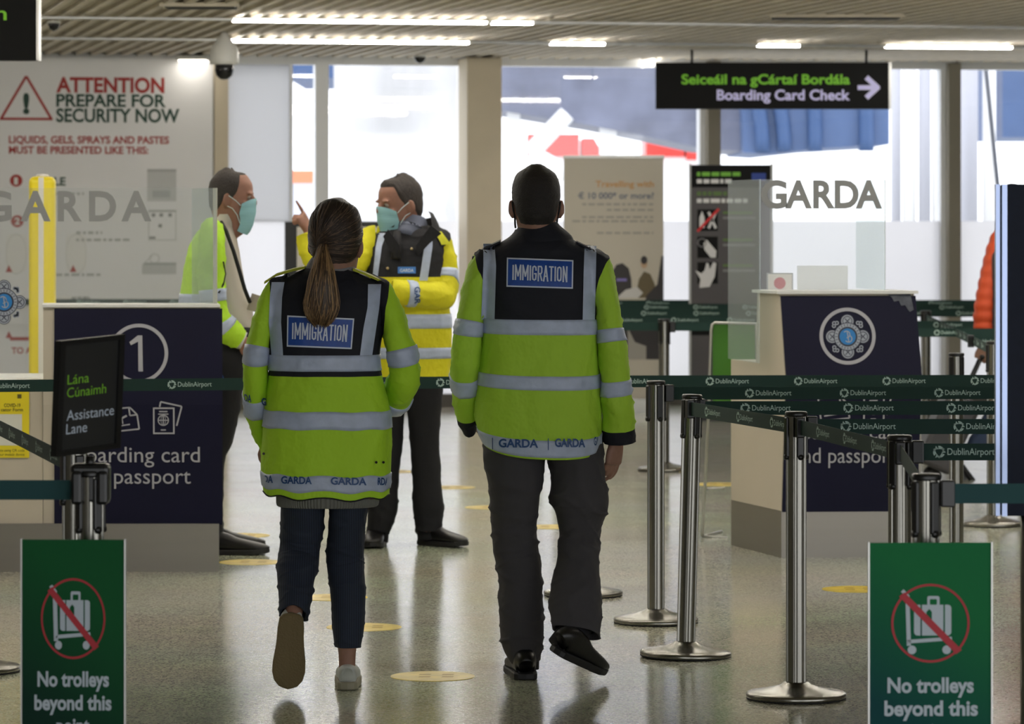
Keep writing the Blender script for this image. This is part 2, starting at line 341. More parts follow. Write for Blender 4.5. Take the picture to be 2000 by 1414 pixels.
mb = MB(); a = P(1924, 120, 35.2); b = P(1990, gy(35.2), 35.2); mb.rod(a, b, .02, 12); mb.build('strut', mat('strut_dark', '#4a4e58', .5), loc=b, label='thin dark slanted strut outside the glass, above the navy board', cat='strut')
mb = MB(); prect(mb, 1958, 40, 2300, 268, 47, 3); prect(mb, 2200, 268, 2260, gy(47), 47.5, 1, 1); mb.build('blue_container', [M_blue, M_ow], loc=P(1990, gy(47), 47), label='blue box on a post outside, beyond the slanted strut', cat='container')

# ------------------------------------------------------------------ ceiling lights and cameras
def strip(yrow, lit, lab):
    Dc = (CZ-EYE)*F/(HOR-yrow)                                  # distance on the centre line
    M = Matrix.Translation((0, Dc, CZ)) @ Matrix.Rotation(PHI, 4, 'Z')
    t = thing('strip_light', (0, Dc, CZ-.03), lab, 'ceiling light', 'linear ceiling lights')
    mb = MB(); mb.box((-5.4, -.028, -.022), (5.4, .028, -.002), 0, M, .004); mb.build('housing', M_alu, t)
    for a, b in lit:
        f = lambda px: (px-1000)/F*Dc/(1-.2*(px-1000)/F)/math.cos(PHI)
        mb = MB(); mb.box((f(a), -.03, -.027), (f(b), .03, -.008), 0, M, .003); mb.build('diffuser', M_lamp, t)
strip(40, [(-400, -10), (455, 950), (960, 1040)], 'long ceiling light strip, the one nearer the black sign at the top corner')
strip(80, [(-300, -40), (445, 915), (1075, 1180), (1480, 1560), (1730, 1975)], 'long ceiling light strip, nearer the windows, behind the white dome camera')
def strip_at(Dc, i):
    M = Matrix.Translation((0, Dc, CZ)) @ Matrix.Rotation(PHI, 4, 'Z')
    t = thing('strip_light', (0, Dc, CZ-.03), 'long ceiling light strip out of view overhead', 'ceiling light', 'linear ceiling lights')
    mb = MB(); mb.box((-5.4, -.028, -.022), (5.4, .028, -.002), 0, M, .004); mb.build('housing', M_alu, t)
    for a, b in ((-5.2, -2.2), (-1.5, 1.5), (2.2, 5.2)):
        mb = MB(); mb.box((a, -.03, -.027), (b, .03, -.008), 0, M, .003); mb.build('diffuser', M_lamp, t)
for i, d in enumerate((21.8, 18.8, 15.8)): strip_at(d, i)
def ceil_pt(px, py):
    D = (CZ-EYE)*F/(HOR-py); return Vector(((px-1000)/F*D, D, CZ))
p = ceil_pt(438, 62)
t = thing('dome_camera', p, 'white dome security camera hanging from the ceiling above the frosted door', 'security camera', 'dome cameras')
T = Matrix.Translation(p); k = p.y/F
MB().lathe([(.02, 0), (.03, -.03), (.055, -.06), (27*k, -.12), (29*k, -.2), (28*k, -.23), (.02, -.235)], 32, 0, T).build('housing', M_white, t)
MB().lathe([(18*k, -.23), (19*k, -.27), (16*k, -.31), (8*k, -.335), (.0005, -.34)], 32, 0, T).build('lens_dome', mat('smoked_dome', '#17171a', .08), t)
for px, py, lab in ((105, 41, 'small dark dome camera on the ceiling beside the black corner sign'), (820, 108, 'small dark dome camera on the ceiling edge above the pillar outside')):
    p = ceil_pt(px, py); t = thing('dome_camera', p, lab, 'security camera', 'dome cameras'); T = Matrix.Translation(p); k = p.y/F
    MB().lathe([(13*k, .0), (13*k, -.015), (.01, -.016)], 24, 0, T).build('mount_ring', M_white, t)
    MB().lathe([(11.5*k, -.014), (11*k, -.03), (8*k, -.055), (.0005, -.068)], 24, 0, T).build('lens_dome', MATS['smoked_dome'], t)
p = ceil_pt(380, 111); t = thing('recessed_light', p, 'small bright ceiling lamp above the white printed wall', 'ceiling light')
T = Matrix.Translation(p)
MB().box((-.13, -.3, -.035), (.13, .3, 0), 0, T, .008).build('housing', M_white, t); MB().box((-.11, -.28, -.05), (.11, .28, -.03), 0, T, .008).build('diffuser', mat('small_lamp', (1, .93, .82), emit=3.), t)
p = ceil_pt(1273, 118); MB().ball(p-Vector((0, 0, .03)), .022, 10).build('pin_light', M_lamp, loc=p, label='tiny round ceiling lamp beside the hanging check sign', cat='ceiling light')
for px0, px1, py, lab in ((325, 460, 13, 'dark slot vent in the ceiling, nearest the black corner sign'), (1510, 1755, 34, 'dark slot vent in the ceiling above the hanging check sign')):
    a = ceil_pt(px0, py); b = ceil_pt(px1, py); mb = MB()
    mb.box((a.x, a.y-.12, CZ-.012), (b.x, a.y+.12, CZ+.02), 0); mb.box((a.x-.03, a.y-.15, CZ-.006), (b.x+.03, a.y-.12, CZ+.02), 1); mb.box((a.x-.03, a.y+.12, CZ-.006), (b.x+.03, a.y+.15, CZ+.02), 1)
    mb.build('ceiling_vent', [mat('vent_dark', '#2e2c29', .8), M_slat], loc=(a+b)/2, label=lab, cat='vent')

# ------------------------------------------------------------------ hanging signs
def hang(px0, px1, py0, py1, D, lab, rods, deco):
    t = thing('hanging_sign', P((px0+px1)/2, py0, D), lab, 'sign'); pl = Pl((px0+px1)/2, py0, D)
    mb = MB(); panel(mb, pl, px0, py0, px1, py1, .09); mb.build('sign_box', M_sign_k, t)
    mb = MB(); panel(mb, pl, px1-1, py0, px1+4, py1, .11, 0, .004); mb.build('end_trim', M_alu, t)
    for x in rods:
        mb = MB(); a = pl.at(x, py0, -.045); mb.rod(a-Z*.02, (a.x, a.y, CZ+.02), .011); mb.build('rod', M_black, t)
    d = Dec(MB(), pl); d.t = t; deco(d, 0); d.mb.build('lettering' if px0 < 0 else 'arrow', [M_sg, M_sw], t)
def deco1(d, _):
    d.text('Seiceáil na gCártaí Bordála', 1331, 1660, 164, 19, 0, .003, .028)
    d.text('Boarding Card Check', 1400, 1660, 195, 20, 1, .003, .028)
    d.mb.build('lettering', [M_sg, M_sw], d.t); d.mb = MB()
    d.line(1675, 171, 1714, 171, 9, 1, .003); d.line(1692, 151, 1716, 173, 10, 1, .0032); d.line(1692, 191, 1716, 169, 10, 1, .0034)
hang(1281, 1737, 122, 213, 30.9, 'black hanging sign for the boarding card check with green and white words', (1352, 1693), deco1)
def deco2(d, _): d.text('n', -9, 13, 39, 27, 0, .003, .01)
hang(-560, 72, -18, 118, 21.1, 'black hanging sign cut off at the top corner, with one green letter showing', (-450, -60), deco2)

# ------------------------------------------------------------------ printed wall and banners
D = wD(200); t = thing('wall_poster', P(200, 745, D-.1), 'large white printed wall panel about preparing for security', 'poster')
pl = Pl(208, 430, wD(208)-.12, PHI)
mb = MB(); panel(mb, pl, -420, 113, 412, 748, .02); mb.build('board', mat('poster_white', '#ececee', .6, nz=(3, .02)), t)
mb = MB(); d = Dec(mb, pl)
d.text('ATTENTION', 112, 319, 180, 29, 0, .002, .035); d.text('PREPARE FOR', 112, 322, 208, 24, 1, .002, .03); d.text('SECURITY NOW', 112, 348, 238, 26, 1, .002, .03)
PM = [M_red, M_dg, M_pale, M_mid, M_lg, mat('poster_inner', '#e9e8e6', .6)]
mb.build('heading', PM, t); mb = MB(); d = Dec(mb, pl)
for a, b in (((55, 150), (6, 235)), ((55, 150), (104, 235)), ((6, 233), (104, 233))): d.line(*a, *b, 5, 0, .002)
d.text('!', 49, 61, 221, 38, 1, .002, .05)
mb.build('warning_triangle', PM, t); mb = MB(); d = Dec(mb, pl)
d.text('LIQUIDS, GELS, SPRAYS AND PASTES', 22, 328, 280, 14, 0, .002, .03); d.text('MUST BE PRESENTED LIKE THIS:', 22, 288, 300, 14, 0, .002, .03)
mb.build('subheading', PM, t); mb = MB(); d = Dec(mb, pl)
d.disc(36, 353, 12, 0, .002); d.text('1', 32, 39, 360, 13, 5, .003, .03); d.disc(38, 432, 12, 0, .002); d.text('2', 33, 43, 438, 13, 5, .003, .03)
d.text('LE', 108, 130, 362, 16, 1, .002, .03)
d.rect(286, 330, 342, 393, 2, .002); d.rect(286, 330, 342, 335, 3, .003); d.rect(296, 372, 330, 386, 3, .003)
d.frame(288, 410, 342, 470, 2, 2, .002); d.rect(288, 410, 342, 414, 3, .003)
for x in (298, 313, 330): d.disc(x, 420, 4, 4, .003)
d.disc(311, 441, 4, 4, .003); d.rect(290, 462, 302, 467, 4, .003)
d.rect(276, 516, 342, 536, 2, .002); d.rect(280, 513, 342, 518, 3, .003); d.ring(300, 505, 8, 10, 2, .002); d.line(278, 516, 296, 500, 2, 2, .002)
for y, x0, x1 in ((376, 112, 165), (452, 150, 200), (466, 150, 252), (534, 112, 198), (580, 142, 176)):
    x = x0
    while x < x1: w = random.uniform(5, 16); d.rect(x, y, min(x+w, x1), y+5, 3, .002); x += w+4
for cx in (18, 132):                                            # clear bags with red corner marks
    d.rrect(cx-2, 456, cx+(38 if cx > 50 else 40), 533, 12, 5, .0015)
    d.ring(cx+18, 496, 38, 39.5, 2, .0018, 30, .5)
d.rrect(60, 576, 150, 640, 12, 5, .0015)
for x, y in ((22, 524), (144, 524), (22, 652)): d.poly([(x-6, y+7), (x+7, y+7), (x, y-7)], 0, .003)
d.text('TO', 27, 50, 689, 12, 0, .002, .03); d.text('A', 54, 64, 689, 12, 0, .002, .03); d.rect(24, 657, 60, 664, 0, .002)
d.text('KED', 142, 176, 588, 9, 4, .002, .02)
mb.build('instruction_print', PM, t)

t = thing('roll_up_banner', P(1198, gy(31.6), 31.6), 'cream roll-up banner about travelling with cash, beside the beige pier', 'banner')
pl = Pl(1198, 420, 31.6)
mb = MB(); panel(mb, pl, 1101, 306, 1296, 780, .01); mb.build('sheet', mat('banner_cream', '#cfc8ba', .7), t)
mb = MB(); panel(mb, pl, 1099, 303, 1298, 309, .03, 0, .01); mb.build('top_rail', M_alu, t)
mb = MB(); panel(mb, pl, 1097, 778, 1300, gy(31.6), .22, 0, .1); mb.build('base', M_alu, t)
mb = MB(); d = Dec(mb, pl)
d.text('Travelling with', 1163, 1277, 365, 12, 0, .002, .02); d.text('€ 10 000* or more?', 1129, 1277, 388, 12, 1, .002, .02)
for y, x0 in ((397, 1137), (408, 1185), (422, 1137), (430, 1118), (453, 1166)):
    x = x0
    while x < 1274: w = random.uniform(6, 18); d.rect(x, y, min(x+w, 1276), y+4, 2, .002); x += w+4
BM = [mat('ink_orange', '#cf9a5a', .6), mat('ink_slate', '#6f7488', .6), mat('ink_faint', '#aaa69e', .6), mat('ink_dark', '#3b383a', .6), mat('ink_violet', '#8a80c8', .6), mat('ink_olive', '#6b5f45', .6), mat('ink_skin', '#caa98a', .6), mat('ink_light', '#d6d4d2', .6)]
mb.build('lettering', BM, t); mb = MB(); d = Dec(mb, pl)
d.poly([(1196, 582), (1196, 530), (1204, 517), (1216, 514), (1228, 524), (1233, 545), (1234, 582)], 3, .002); d.rect(1204, 544, 1224, 549, 4, .003)
d.poly([(1242, 575), (1248, 545), (1258, 530), (1270, 535), (1279, 555), (1280, 582), (1242, 582)], 5, .002); d.disc(1258, 515, 9, 6, .003, 20, .7); d.disc(1258, 508, 8, 3, .0035, 20, .8)
d.poly([(1262, 578), (1284, 555), (1292, 500), (1296, 500), (1296, 702), (1262, 702)], 3, .0032); d.poly([(1206, 580), (1222, 566), (1244, 560), (1256, 572), (1246, 582), (1206, 582)], 7, .004)
d.poly([(1120, 640), (1230, 640), (1262, 582), (1262, 702), (1230, 702), (1195, 680), (1120, 702)], 3, .0025); d.poly([(1226, 640), (1240, 668), (1262, 676), (1262, 702), (1226, 702)], 2, .005)
mb.build('picture', BM, t)

t = thing('information_board', P(1428, gy(30.3), 30.3), 'tall dark security information board with pictures of hands and a bottle', 'sign')
pl = Pl(1428, 420, 30.3)
mb = MB(); panel(mb, pl, 1349, 322, 1507, gy(30.3)-4, .05); mb.build('board', mat('board_grey', '#4a474a', .5), t)
mb = MB(); panel(mb, pl, 1346, 320, 1350, gy(30.3)-2, .06, 0, .005); panel(mb, pl, 1505, 320, 1510, gy(30.3)-2, .06, 0, .005); mb.build('side_rail', M_mid, t)
mb = MB(); panel(mb, pl, 1350, gy(30.3)-4, 1506, gy(30.3), .3, 0, .12); mb.build('foot', M_black, t)
mb = MB(); d = Dec(mb, pl); d.rect(1350, 323, 1505, 366, 0, .001); d.rect(1350, 625, 1505, 655, 0, .001)
d.rect(1468, 338, 1496, 352, 5, .002)
for y, x1, mi in ((340, 1446, 1), (354, 1430, 2), (378, 1420, 3), (392, 1460, 2)):
    x = 1361
    while x < x1: w = random.uniform(6, 20); d.rect(x, y-4, min(x+w, x1), y+4, mi, .002); x += w+3
IM = [M_sign_k, mat('ink_lime', '#6fae3c', .6), M_ink_w, mat('ink_moss', '#55703c', .6), mat('ink_signal', '#d02a2e', .6), mat('ink_eu', '#27408f', .6), mat('ink_dim', '#77767a', .6)]
mb.build('heading', IM, t); mb = MB(); d = Dec(mb, pl)
for y in (409, 462, 512): d.rect(1362, y, 1402, y+42, 0, .0015); d.rect(1412, y+4, 1470, y+9, 3, .002); d.rect(1412, y+14, 1475, y+19, 6, .002)
d.poly([(1366, 445), (1366, 425), (1371, 412), (1376, 425), (1376, 445)], 2, .002); d.line(1384, 414, 1398, 446, 5, 2, .002); d.line(1398, 414, 1384, 446, 5, 2, .002); d.line(1362, 452, 1404, 408, 5, 4, .003)
d.poly([(1374, 476), (1380, 468), (1392, 482), (1399, 490), (1398, 503), (1388, 503), (1376, 488)], 2, .002); d.ring(1371, 474, 7, 9, 6, .0025, 20)
d.poly([(1358, 528), (1370, 534), (1376, 528), (1380, 513), (1384, 515), (1386, 526), (1393, 512), (1399, 514), (1396, 540), (1386, 560), (1366, 562), (1368, 545)], 2, .002)
mb.build('pictogram', IM, t)

t = thing('display_cabinet', P(650, gy(29), 29), 'black framed cabinet with a pale front behind the ponytailed woman', 'cabinet')
pl = Pl(650, 420, 29)
mb = MB(); panel(mb, pl, 556, 433, 745, gy(29), .5); mb.build('carcass', M_black, t)
mb = MB(); panel(mb, pl, 580, 443, 740, gy(29)-20, .02, 0, .012); mb.build('front_panel', mat('cabinet_front', '#cbc6bc', .6), t)
mb = MB(); panel(mb, pl, 730, 560, 733, 600, .02, 0, .03); mb.build('handle', M_alu, t)

# ------------------------------------------------------------------ service desks
def crest(d, cx, cy, R, n, i0=0):
    """eight lobed rosette: silver, dark and blue discs"""
    for k in range(4):
        a = k*PI/2; x, y = cx+math.cos(a)*R*.72, cy+math.sin(a)*R*.72
        d.disc(x, y, R*.32, i0+1, n, 20); d.ring(x, y, R*.235, R*.29, i0, n+.0006, 20); d.disc(x, y, R*.2, i0, n+.0008, 16); d.line(x-R*.12, y-R*.12, x+R*.12, y+R*.12, R*.04, i0+1, n+.0012); d.line(x-R*.12, y+R*.12, x+R*.12, y-R*.12, R*.04, i0+1, n+.0014)
        a += PI/4; x, y = cx+math.cos(a)*R*.78, cy+math.sin(a)*R*.78
        for q, e in ((-.35, .12), (.35, .12), (0, .0)):
            d.disc(x+math.cos(a+q*4)*R*.1, y+math.sin(a+q*4)*R*.1, R*.1, i0, n+.0002, 12); d.disc(x+math.cos(a+q*4)*R*.1, y+math.sin(a+q*4)*R*.1, R*.05, i0+1, n+.0004, 10)
    d.disc(cx, cy, R*.66, i0+1, n+.0016, 32); d.ring(cx, cy, R*.46, R*.62, i0, n+.002, 32)
    for k in range(24):
        a = k*PI/12; d.line(cx+math.cos(a)*R*.49, cy+math.sin(a)*R*.49, cx+math.cos(a)*R*.59, cy+math.sin(a)*R*.59, R*.03, i0+1, n+.0023)
    d.disc(cx, cy, R*.38, i0+2, n+.002, 28); d.ring(cx-R*.05, cy-R*.1, R*.13, R*.18, i0, n+.0026, 20, 1, -2.4, 1.6); d.ring(cx+R*.04, cy+R*.1, R*.13, R*.18, i0, n+.0026, 20, 1, -1.4, 2.6); d.line(cx-R*.02, cy-R*.22, cx+R*.05, cy+R*.25, R*.05, i0, n+.003)
def passport_icons(d, x, y, mi, n):
    """boarding pass with a plane, and a passport with a globe, centred on x (document) and x+85 (passport)"""
    for a, b in (((-24, -18), (20, -22)), ((20, -22), (34, -8)), ((34, -8), (38, 20)), ((38, 20), (-18, 26)), ((-18, 26), (-24, -18)), ((18, -22), (20, -6)), ((20, -6), (34, -8))): d.line(x+a[0], y+a[1], x+b[0], y+b[1], 3, mi, n)
    d.line(x-10, y+6, x+14, y-6, 4, mi, n); d.line(x-2, y+2, x-6, y-8, 3, mi, n); d.line(x+4, y, x+6, y+10, 3, mi, n); d.line(x-12, y+16, x+20, y+11, 2.5, mi, n)
    X = x+85; d.frame(X-20, y-22, X+22, y+30, 3, mi, n); d.ring(X, y+3, 9, 11, mi, n, 24); d.ring(X, y+3, 9, 11, mi, n, 24, .45); d.line(X-10, y+3, X+10, y+3, 2, mi, n); d.line(X, y-7, X, y+13, 2, mi, n)
    d.line(X-8, y-14, X+8, y-14, 2.5, mi, n); d.line(X-10, y-9, X+10, y-9, 2, mi, n); d.line(X-5, y+22, X+5, y+22, 2.5, mi, n)
    d.line(X-7, y-23, X-5, y-33, 3, mi, n); d.line(X-5, y-33, X+36, y-24, 3, mi, n); d.line(X+36, y-24, X+26, y+14, 3, mi, n)
class Desk:
    def __init__(s, A, a1, a2, k, prof):    # A near-left corner on the floor, a1 front direction angle, a2 depth direction angle, k px per m
        s.A, s.k = A, k; s.e1 = Vector((math.cos(a1), math.sin(a1), 0)); s.e2 = Vector((-math.sin(a2), math.cos(a2), 0)); s.prof = prof
        s.N = Vector((s.e1.y, -s.e1.x, 0))
    def pt(s, a, d, z): return s.A+s.e1*a+s.e2*d+Z*z
    def front(s, z):
        p = s.prof
        for (z0, d0), (z1, d1) in zip(p, p[1:]):
            if z0 <= z <= z1: return d0+(d1-d0)*(z-z0)/(z1-z0)
        return p[0][1] if z < p[0][0] else p[-1][1]
    def at(s, x0):
        def f(x, y, n=0.):
            z = EYE-(y-HOR)/s.k; d = s.front(z); return s.pt((x-x0)/s.k-(s.e2.x*d), d, z)+s.N*n
        return f
    def loft(s, mb, poly, a0, a1, mi=0):    # poly of (d, z) swept along the front direction
        mb.prism([s.pt(a0, d, z) for d, z in poly], s.e1*(a1-a0), mi)
# desk with the crest
A = G(1533, 1092); dk = Desk(A, math.radians(4), math.radians(15), 420., [(.22, .055), (.85, 0.), (1.23, .08)])
w2 = .635
t = thing('service_desk', A, 'cream and navy service desk with a round crest and a clear screen', 'desk')
mb = MB(); dk.loft(mb, [(.055, .22), (0, .85), (.08, 1.232), (.40, 1.232), (.42, .90), (.80, .90), (.80, .22)], 0, w2); mb.build('body', M_cream, t)
mb = MB(); dk.loft(mb, [(.05, 0), (.05, .22), (.80, .22), (.80, 0)], .0, w2); mb.build('plinth', M_plinth, t)
mb = MB(); dk.loft(mb, [(.05, .215), (-.012, .85), (.07, 1.222), (.078, 1.222), (0, .85), (.058, .215)], .004, w2+.004); mb.build('front_panel', M_navy, t)
mb = MB(); dk.loft(mb, [(.05, 1.232), (.05, 1.246), (.42, 1.246), (.42, 1.232)], -.02, w2+.01); mb.build('counter_top', M_white, t)
mb = MB(); dk.loft(mb, [(.15, 0), (.15, .92), (.7, .92), (.7, 0)], w2+.002, w2+.06); mb.build('side_unit', mat('unit_grey', '#b0aea8', .6), t)
mb = MB(); d = Dec(mb, None, dk.at(1533)); n = .014
d.ring(1657, 657, 48.5, 55.5, 0, n, 64); crest(d, 1657, 658, 42, n, 1)
DM = [M_desk_ink, M_silver, M_crest_d, M_crest_b, mat('torn_grey', '#5d616c', .7, nz=(30, .4))]
mb.build('crest', DM, t); mb = MB(); d = Dec(mb, None, dk.at(1533)); passport_icons(d, 1622, 797, 0, n)
mb.build('pictogram', DM, t); mb = MB(); d = Dec(mb, None, dk.at(1533))
d.text('boarding card', 1546, 1768, 858, 30, 0, n); d.text('and passport', 1551, 1752, 905, 30, 0, n)
mb.build('lettering', DM, t); mb = MB(); d = Dec(mb, None, dk.at(1533))
d.poly([(1738, 576), (1783, 575), (1789, 606), (1781, 610), (1776, 604), (1772, 597), (1764, 598), (1760, 588), (1750, 590), (1746, 582)], 4, .0135)
mb.build('torn_corner', DM, t)
# its clear screen
def sheet(mb, a, b, z0, z1, th=.006, mi=0):
    a = Vector((a[0], a[1], 0)); b = Vector((b[0], b[1], 0)); nn = (b-a).normalized().cross(Z)
    mb.prism([a+Z*z0, b+Z*z0, b+Z*z1, a+Z*z1], nn*th, mi)
zt = EYE+70/418; c1 = dk.pt((1484-1533)/420+.07, .12, 0); c2 = dk.pt((1729-1533)/420+.07, .12, 0)
# screen front from column 1484 to 1728
def col(px, D): return Vector(((px-1000)/F*D, D, 0))
Ds = 18.25
t = thing('clear_screen', col(1606, Ds)+Z*1.25, 'clear acrylic screen with grey capital letters standing on the crest desk', 'screen')
mb = MB(); sheet(mb, col(1484, Ds), col(1728, Ds), 1.247, zt); mb.build('front_pane', M_acr, t)
mb = MB(); sheet(mb, col(1424, 18.85), col(1484, Ds), .905, zt); mb.build('side_pane', M_acr2, t)
mb = MB(); sheet(mb, col(1674, 18.8), col(1728, Ds), 1.247, zt); mb.build('side_pane', M_acr2, t)
mb = MB()
for x in (1484, 1728): mb.prism([col(x, Ds)+Z*1.247, col(x+1.6, Ds)+Z*1.247, col(x+1.6, Ds)+Z*zt, col(x, Ds)+Z*zt], (0, .01, 0))
mb.build('edge', mat('acrylic_edge', '#d5dde0', .3), t)
mb = MB(); d = Dec(mb, Pl(1606, 420, Ds-.012))
for ch, x0, x1 in (('G', 1486, 1537), ('A', 1533, 1586), ('R', 1588, 1631), ('D', 1630, 1677), ('A', 1671, 1723)): d.text(ch, x0, x1, 405, 53, 0, .002, .035)
mb.build('lettering', M_grey_l, t)
D = 18.42; t = thing('card_sign', P(1524, 573, D), 'small white card with a red disc standing on the crest desk', 'sign'); pl = Pl(1524, 570, D)
mb = MB(); panel(mb, pl, 1498, 533, 1549, 573.5, .012); mb.build('card', mat('card_white', '#d6cfc8', .6), t)
mb = MB(); d = Dec(mb, pl); d.frame(1498, 533, 1549, 573, 2, 1, .001); d.disc(1523, 553, 11.5, 0, .001); mb.build('print', [mat('card_red', '#b5484c', .6), M_lg], t)
t = thing('monitor', P(1606, 573, 18.5), 'pale back of a monitor behind the clear screen of the crest desk', 'monitor'); pl = Pl(1606, 570, 18.5)
mb = MB(); panel(mb, pl, 1558, 519, 1656, 568, .03); mb.build('casing', mat('monitor_white', '#e3e4e8', .4), t)
mb = MB(); panel(mb, pl, 1596, 560, 1616, 571, .02, 0, -.04); mb.build('stand', M_white, t)
# green board leaning by the desk
t = thing('display_stand', G(1395, 1050), 'green display board on a thin wire stand beside the crest desk', 'display stand')
D = G(1395, 1050).y; pl = Pl(1440, 700, D)
mb = MB(); panel(mb, pl, 1392, 634, 1475, 800, .012); mb.build('board', mat('board_green', '#3f7a1c', .5), t)
mb = MB(); r = .006
mb.path([pl.at(1372, 1047, 0), pl.at(1384, 800, .005), pl.at(1389, 645, .005), pl.at(1391, 634, .005), pl.at(1396, 630, .005), pl.at(1476, 632, .005), pl.at(1478, 700, .005)], r*1.3)
mb.path([pl.at(1372, 1047, 0), pl.at(1416, 1047, -.3)], r); mb.path([pl.at(1372, 1047, 0), pl.at(1420, 1050, .02)], r); mb.path([pl.at(1380, 955, 0), pl.at(1416, 953, 0)], r)
mb.build('wire_frame', M_alu, t)

# numbered desk
A = G(106, 1117); dk = Desk(A, 0, math.radians(6), 435., [(.216, .03), (.75, 0.), (1.186, .04)]); w1 = (434-106)/435
t = thing('service_desk', A, 'cream and navy service desk with a big ringed figure one', 'desk')
mb = MB(); dk.loft(mb, [(.03, .216), (0, .75), (.04, 1.186), (.34, 1.186), (.36, .86), (.75, .86), (.75, .216)], -.05, w1-.008); mb.build('body', M_cream, t)
mb = MB(); dk.loft(mb, [(.0, .0), (.0, .216), (.75, .216), (.75, .0)], -.6, w1-.015); mb.build('plinth', M_plinth, t)
mb = MB(); dk.loft(mb, [(.02, .21), (-.012, .75), (.03, 1.18), (.038, 1.18), (0, .75), (.03, .21)], 0, w1); mb.build('front_panel', M_navy, t)
mb = MB(); dk.loft(mb, [(.02, 1.186), (.02, 1.198), (.36, 1.198), (.36, 1.186)], -.055, w1-.01); mb.build('counter_top', M_white, t)
mb = MB(); dk.loft(mb, [(.02, .216), (.02, .845), (.75, .845), (.75, .216)], -.6, -.052); mb.build('side_unit', M_cream, t)
mb = MB(); dk.loft(mb, [(.0, .845), (.0, .86), (.76, .86), (.76, .845)], -.6, -.052); mb.build('side_top', M_white, t)
mb = MB(); d = Dec(mb, None, dk.at(106)); n = .014
d.ring(270, 690, 51, 58, 0, n, 64); d.poly([(268, 655), (277, 655), (279, 725), (270, 725), (269, 667), (255, 674), (252, 668)], 0, n)
mb.build('ringed_figure', M_desk_ink, t); mb = MB(); d = Dec(mb, None, dk.at(106)); passport_icons(d, 234, 817, 0, n)
mb.build('pictogram', M_desk_ink, t); mb = MB(); d = Dec(mb, None, dk.at(106))
d.text('boarding card', 146, 390, 902, 30, 0, n); d.text('and passport', 146, 372, 944, 30, 0, n)
mb.build('lettering', M_desk_ink, t)
t2 = thing('notice', dk.at(106)(25, 830, .02), 'yellow notice stuck on the cream side of the numbered desk', 'notice')
pl = Pl(25, 830, A.y+.012); mb = MB(); panel(mb, pl, -60, 764, 57, 894, .002); mb.build('sheet', M_yel, t2)
mb = MB(); d = Dec(mb, pl); d.text('COVID-19', 8, 40, 795, 7, 0, .001, .02); d.text('cator Form', 2, 45, 803, 6, 0, .001, .02); d.rect(34, 770, 42, 778, 0); d.rect(-40, 809, 43, 870, 1, .0012); d.text('ate using QR code', -2, 48, 882, 5, 0); d.text('our mobile device', -2, 48, 890, 5, 0)
mb.build('print', [mat('notice_ink', '#5a5314', .6), mat('notice_white', '#d5d4c8', .6)], t2)
Ds = 17.62; zt = EYE+53/F*Ds
t = thing('clear_screen', col(250, Ds)+Z*1.2, 'clear acrylic screen with grey letters and part of a crest on the numbered desk', 'screen')
mb = MB(); sheet(mb, col(90, Ds), col(424, Ds), 1.199, zt); sheet(mb, col(-150, Ds), col(90, Ds), .862, zt); mb.build('front_pane', M_acr, t)
mb = MB(); sheet(mb, col(377, 18.15), col(421, Ds+.01), 1.199, zt); mb.build('side_pane', M_acr2, t)
mb = MB(); mb.prism([col(416, Ds+.02)+Z*1.199, col(424, Ds+.02)+Z*1.199, col(424, Ds+.02)+Z*zt, col(416, Ds+.02)+Z*zt], (0, .012, 0)); mb.build('edge', mat('edge_cream', '#b8b3a4', .4), t)
mb = MB(); d = Dec(mb, Pl(200, 420, Ds-.012))
for ch, x0, x1 in (('G', -35, 23), ('A', 40, 99), ('R', 113, 160), ('D', 174, 227), ('A', 237, 296)): d.text(ch, x0, x1, 430, 57, 0, .002, .03)
mb.build('lettering', M_grey_l, t)
mb = MB(); crest(Dec(mb, Pl(200, 420, Ds-.012)), 8, 590, 42, .002, 0); mb.build('crest', [M_silver, M_crest_d, M_crest_b], t)
p = G(83, 800); p = gs(83, 372.)
t = thing('yellow_post', p, 'yellow post with a white stripe standing behind the numbered desk', 'post')
k = p.y/F; T = Matrix.Translation(p); h = EYE+75*k
MB().box((-25*k, -.06, .02), (25*k, .06, h), 0, T, .03, 4).build('column', M_yel_p, t); MB().box((-5*k, -.064, .03), (5*k, -.055, h-.005), 0, T).build('stripe', M_postw, t)
MB().lathe([(.035, h-.002), (.03, h+.012), (.0005, h+.014)], 20, 0, T).build('cap', M_postw, t); MB().lathe([(.16, 0), (.16, .015), (.08, .03)], 28, 0, T).build('foot', M_black, t)
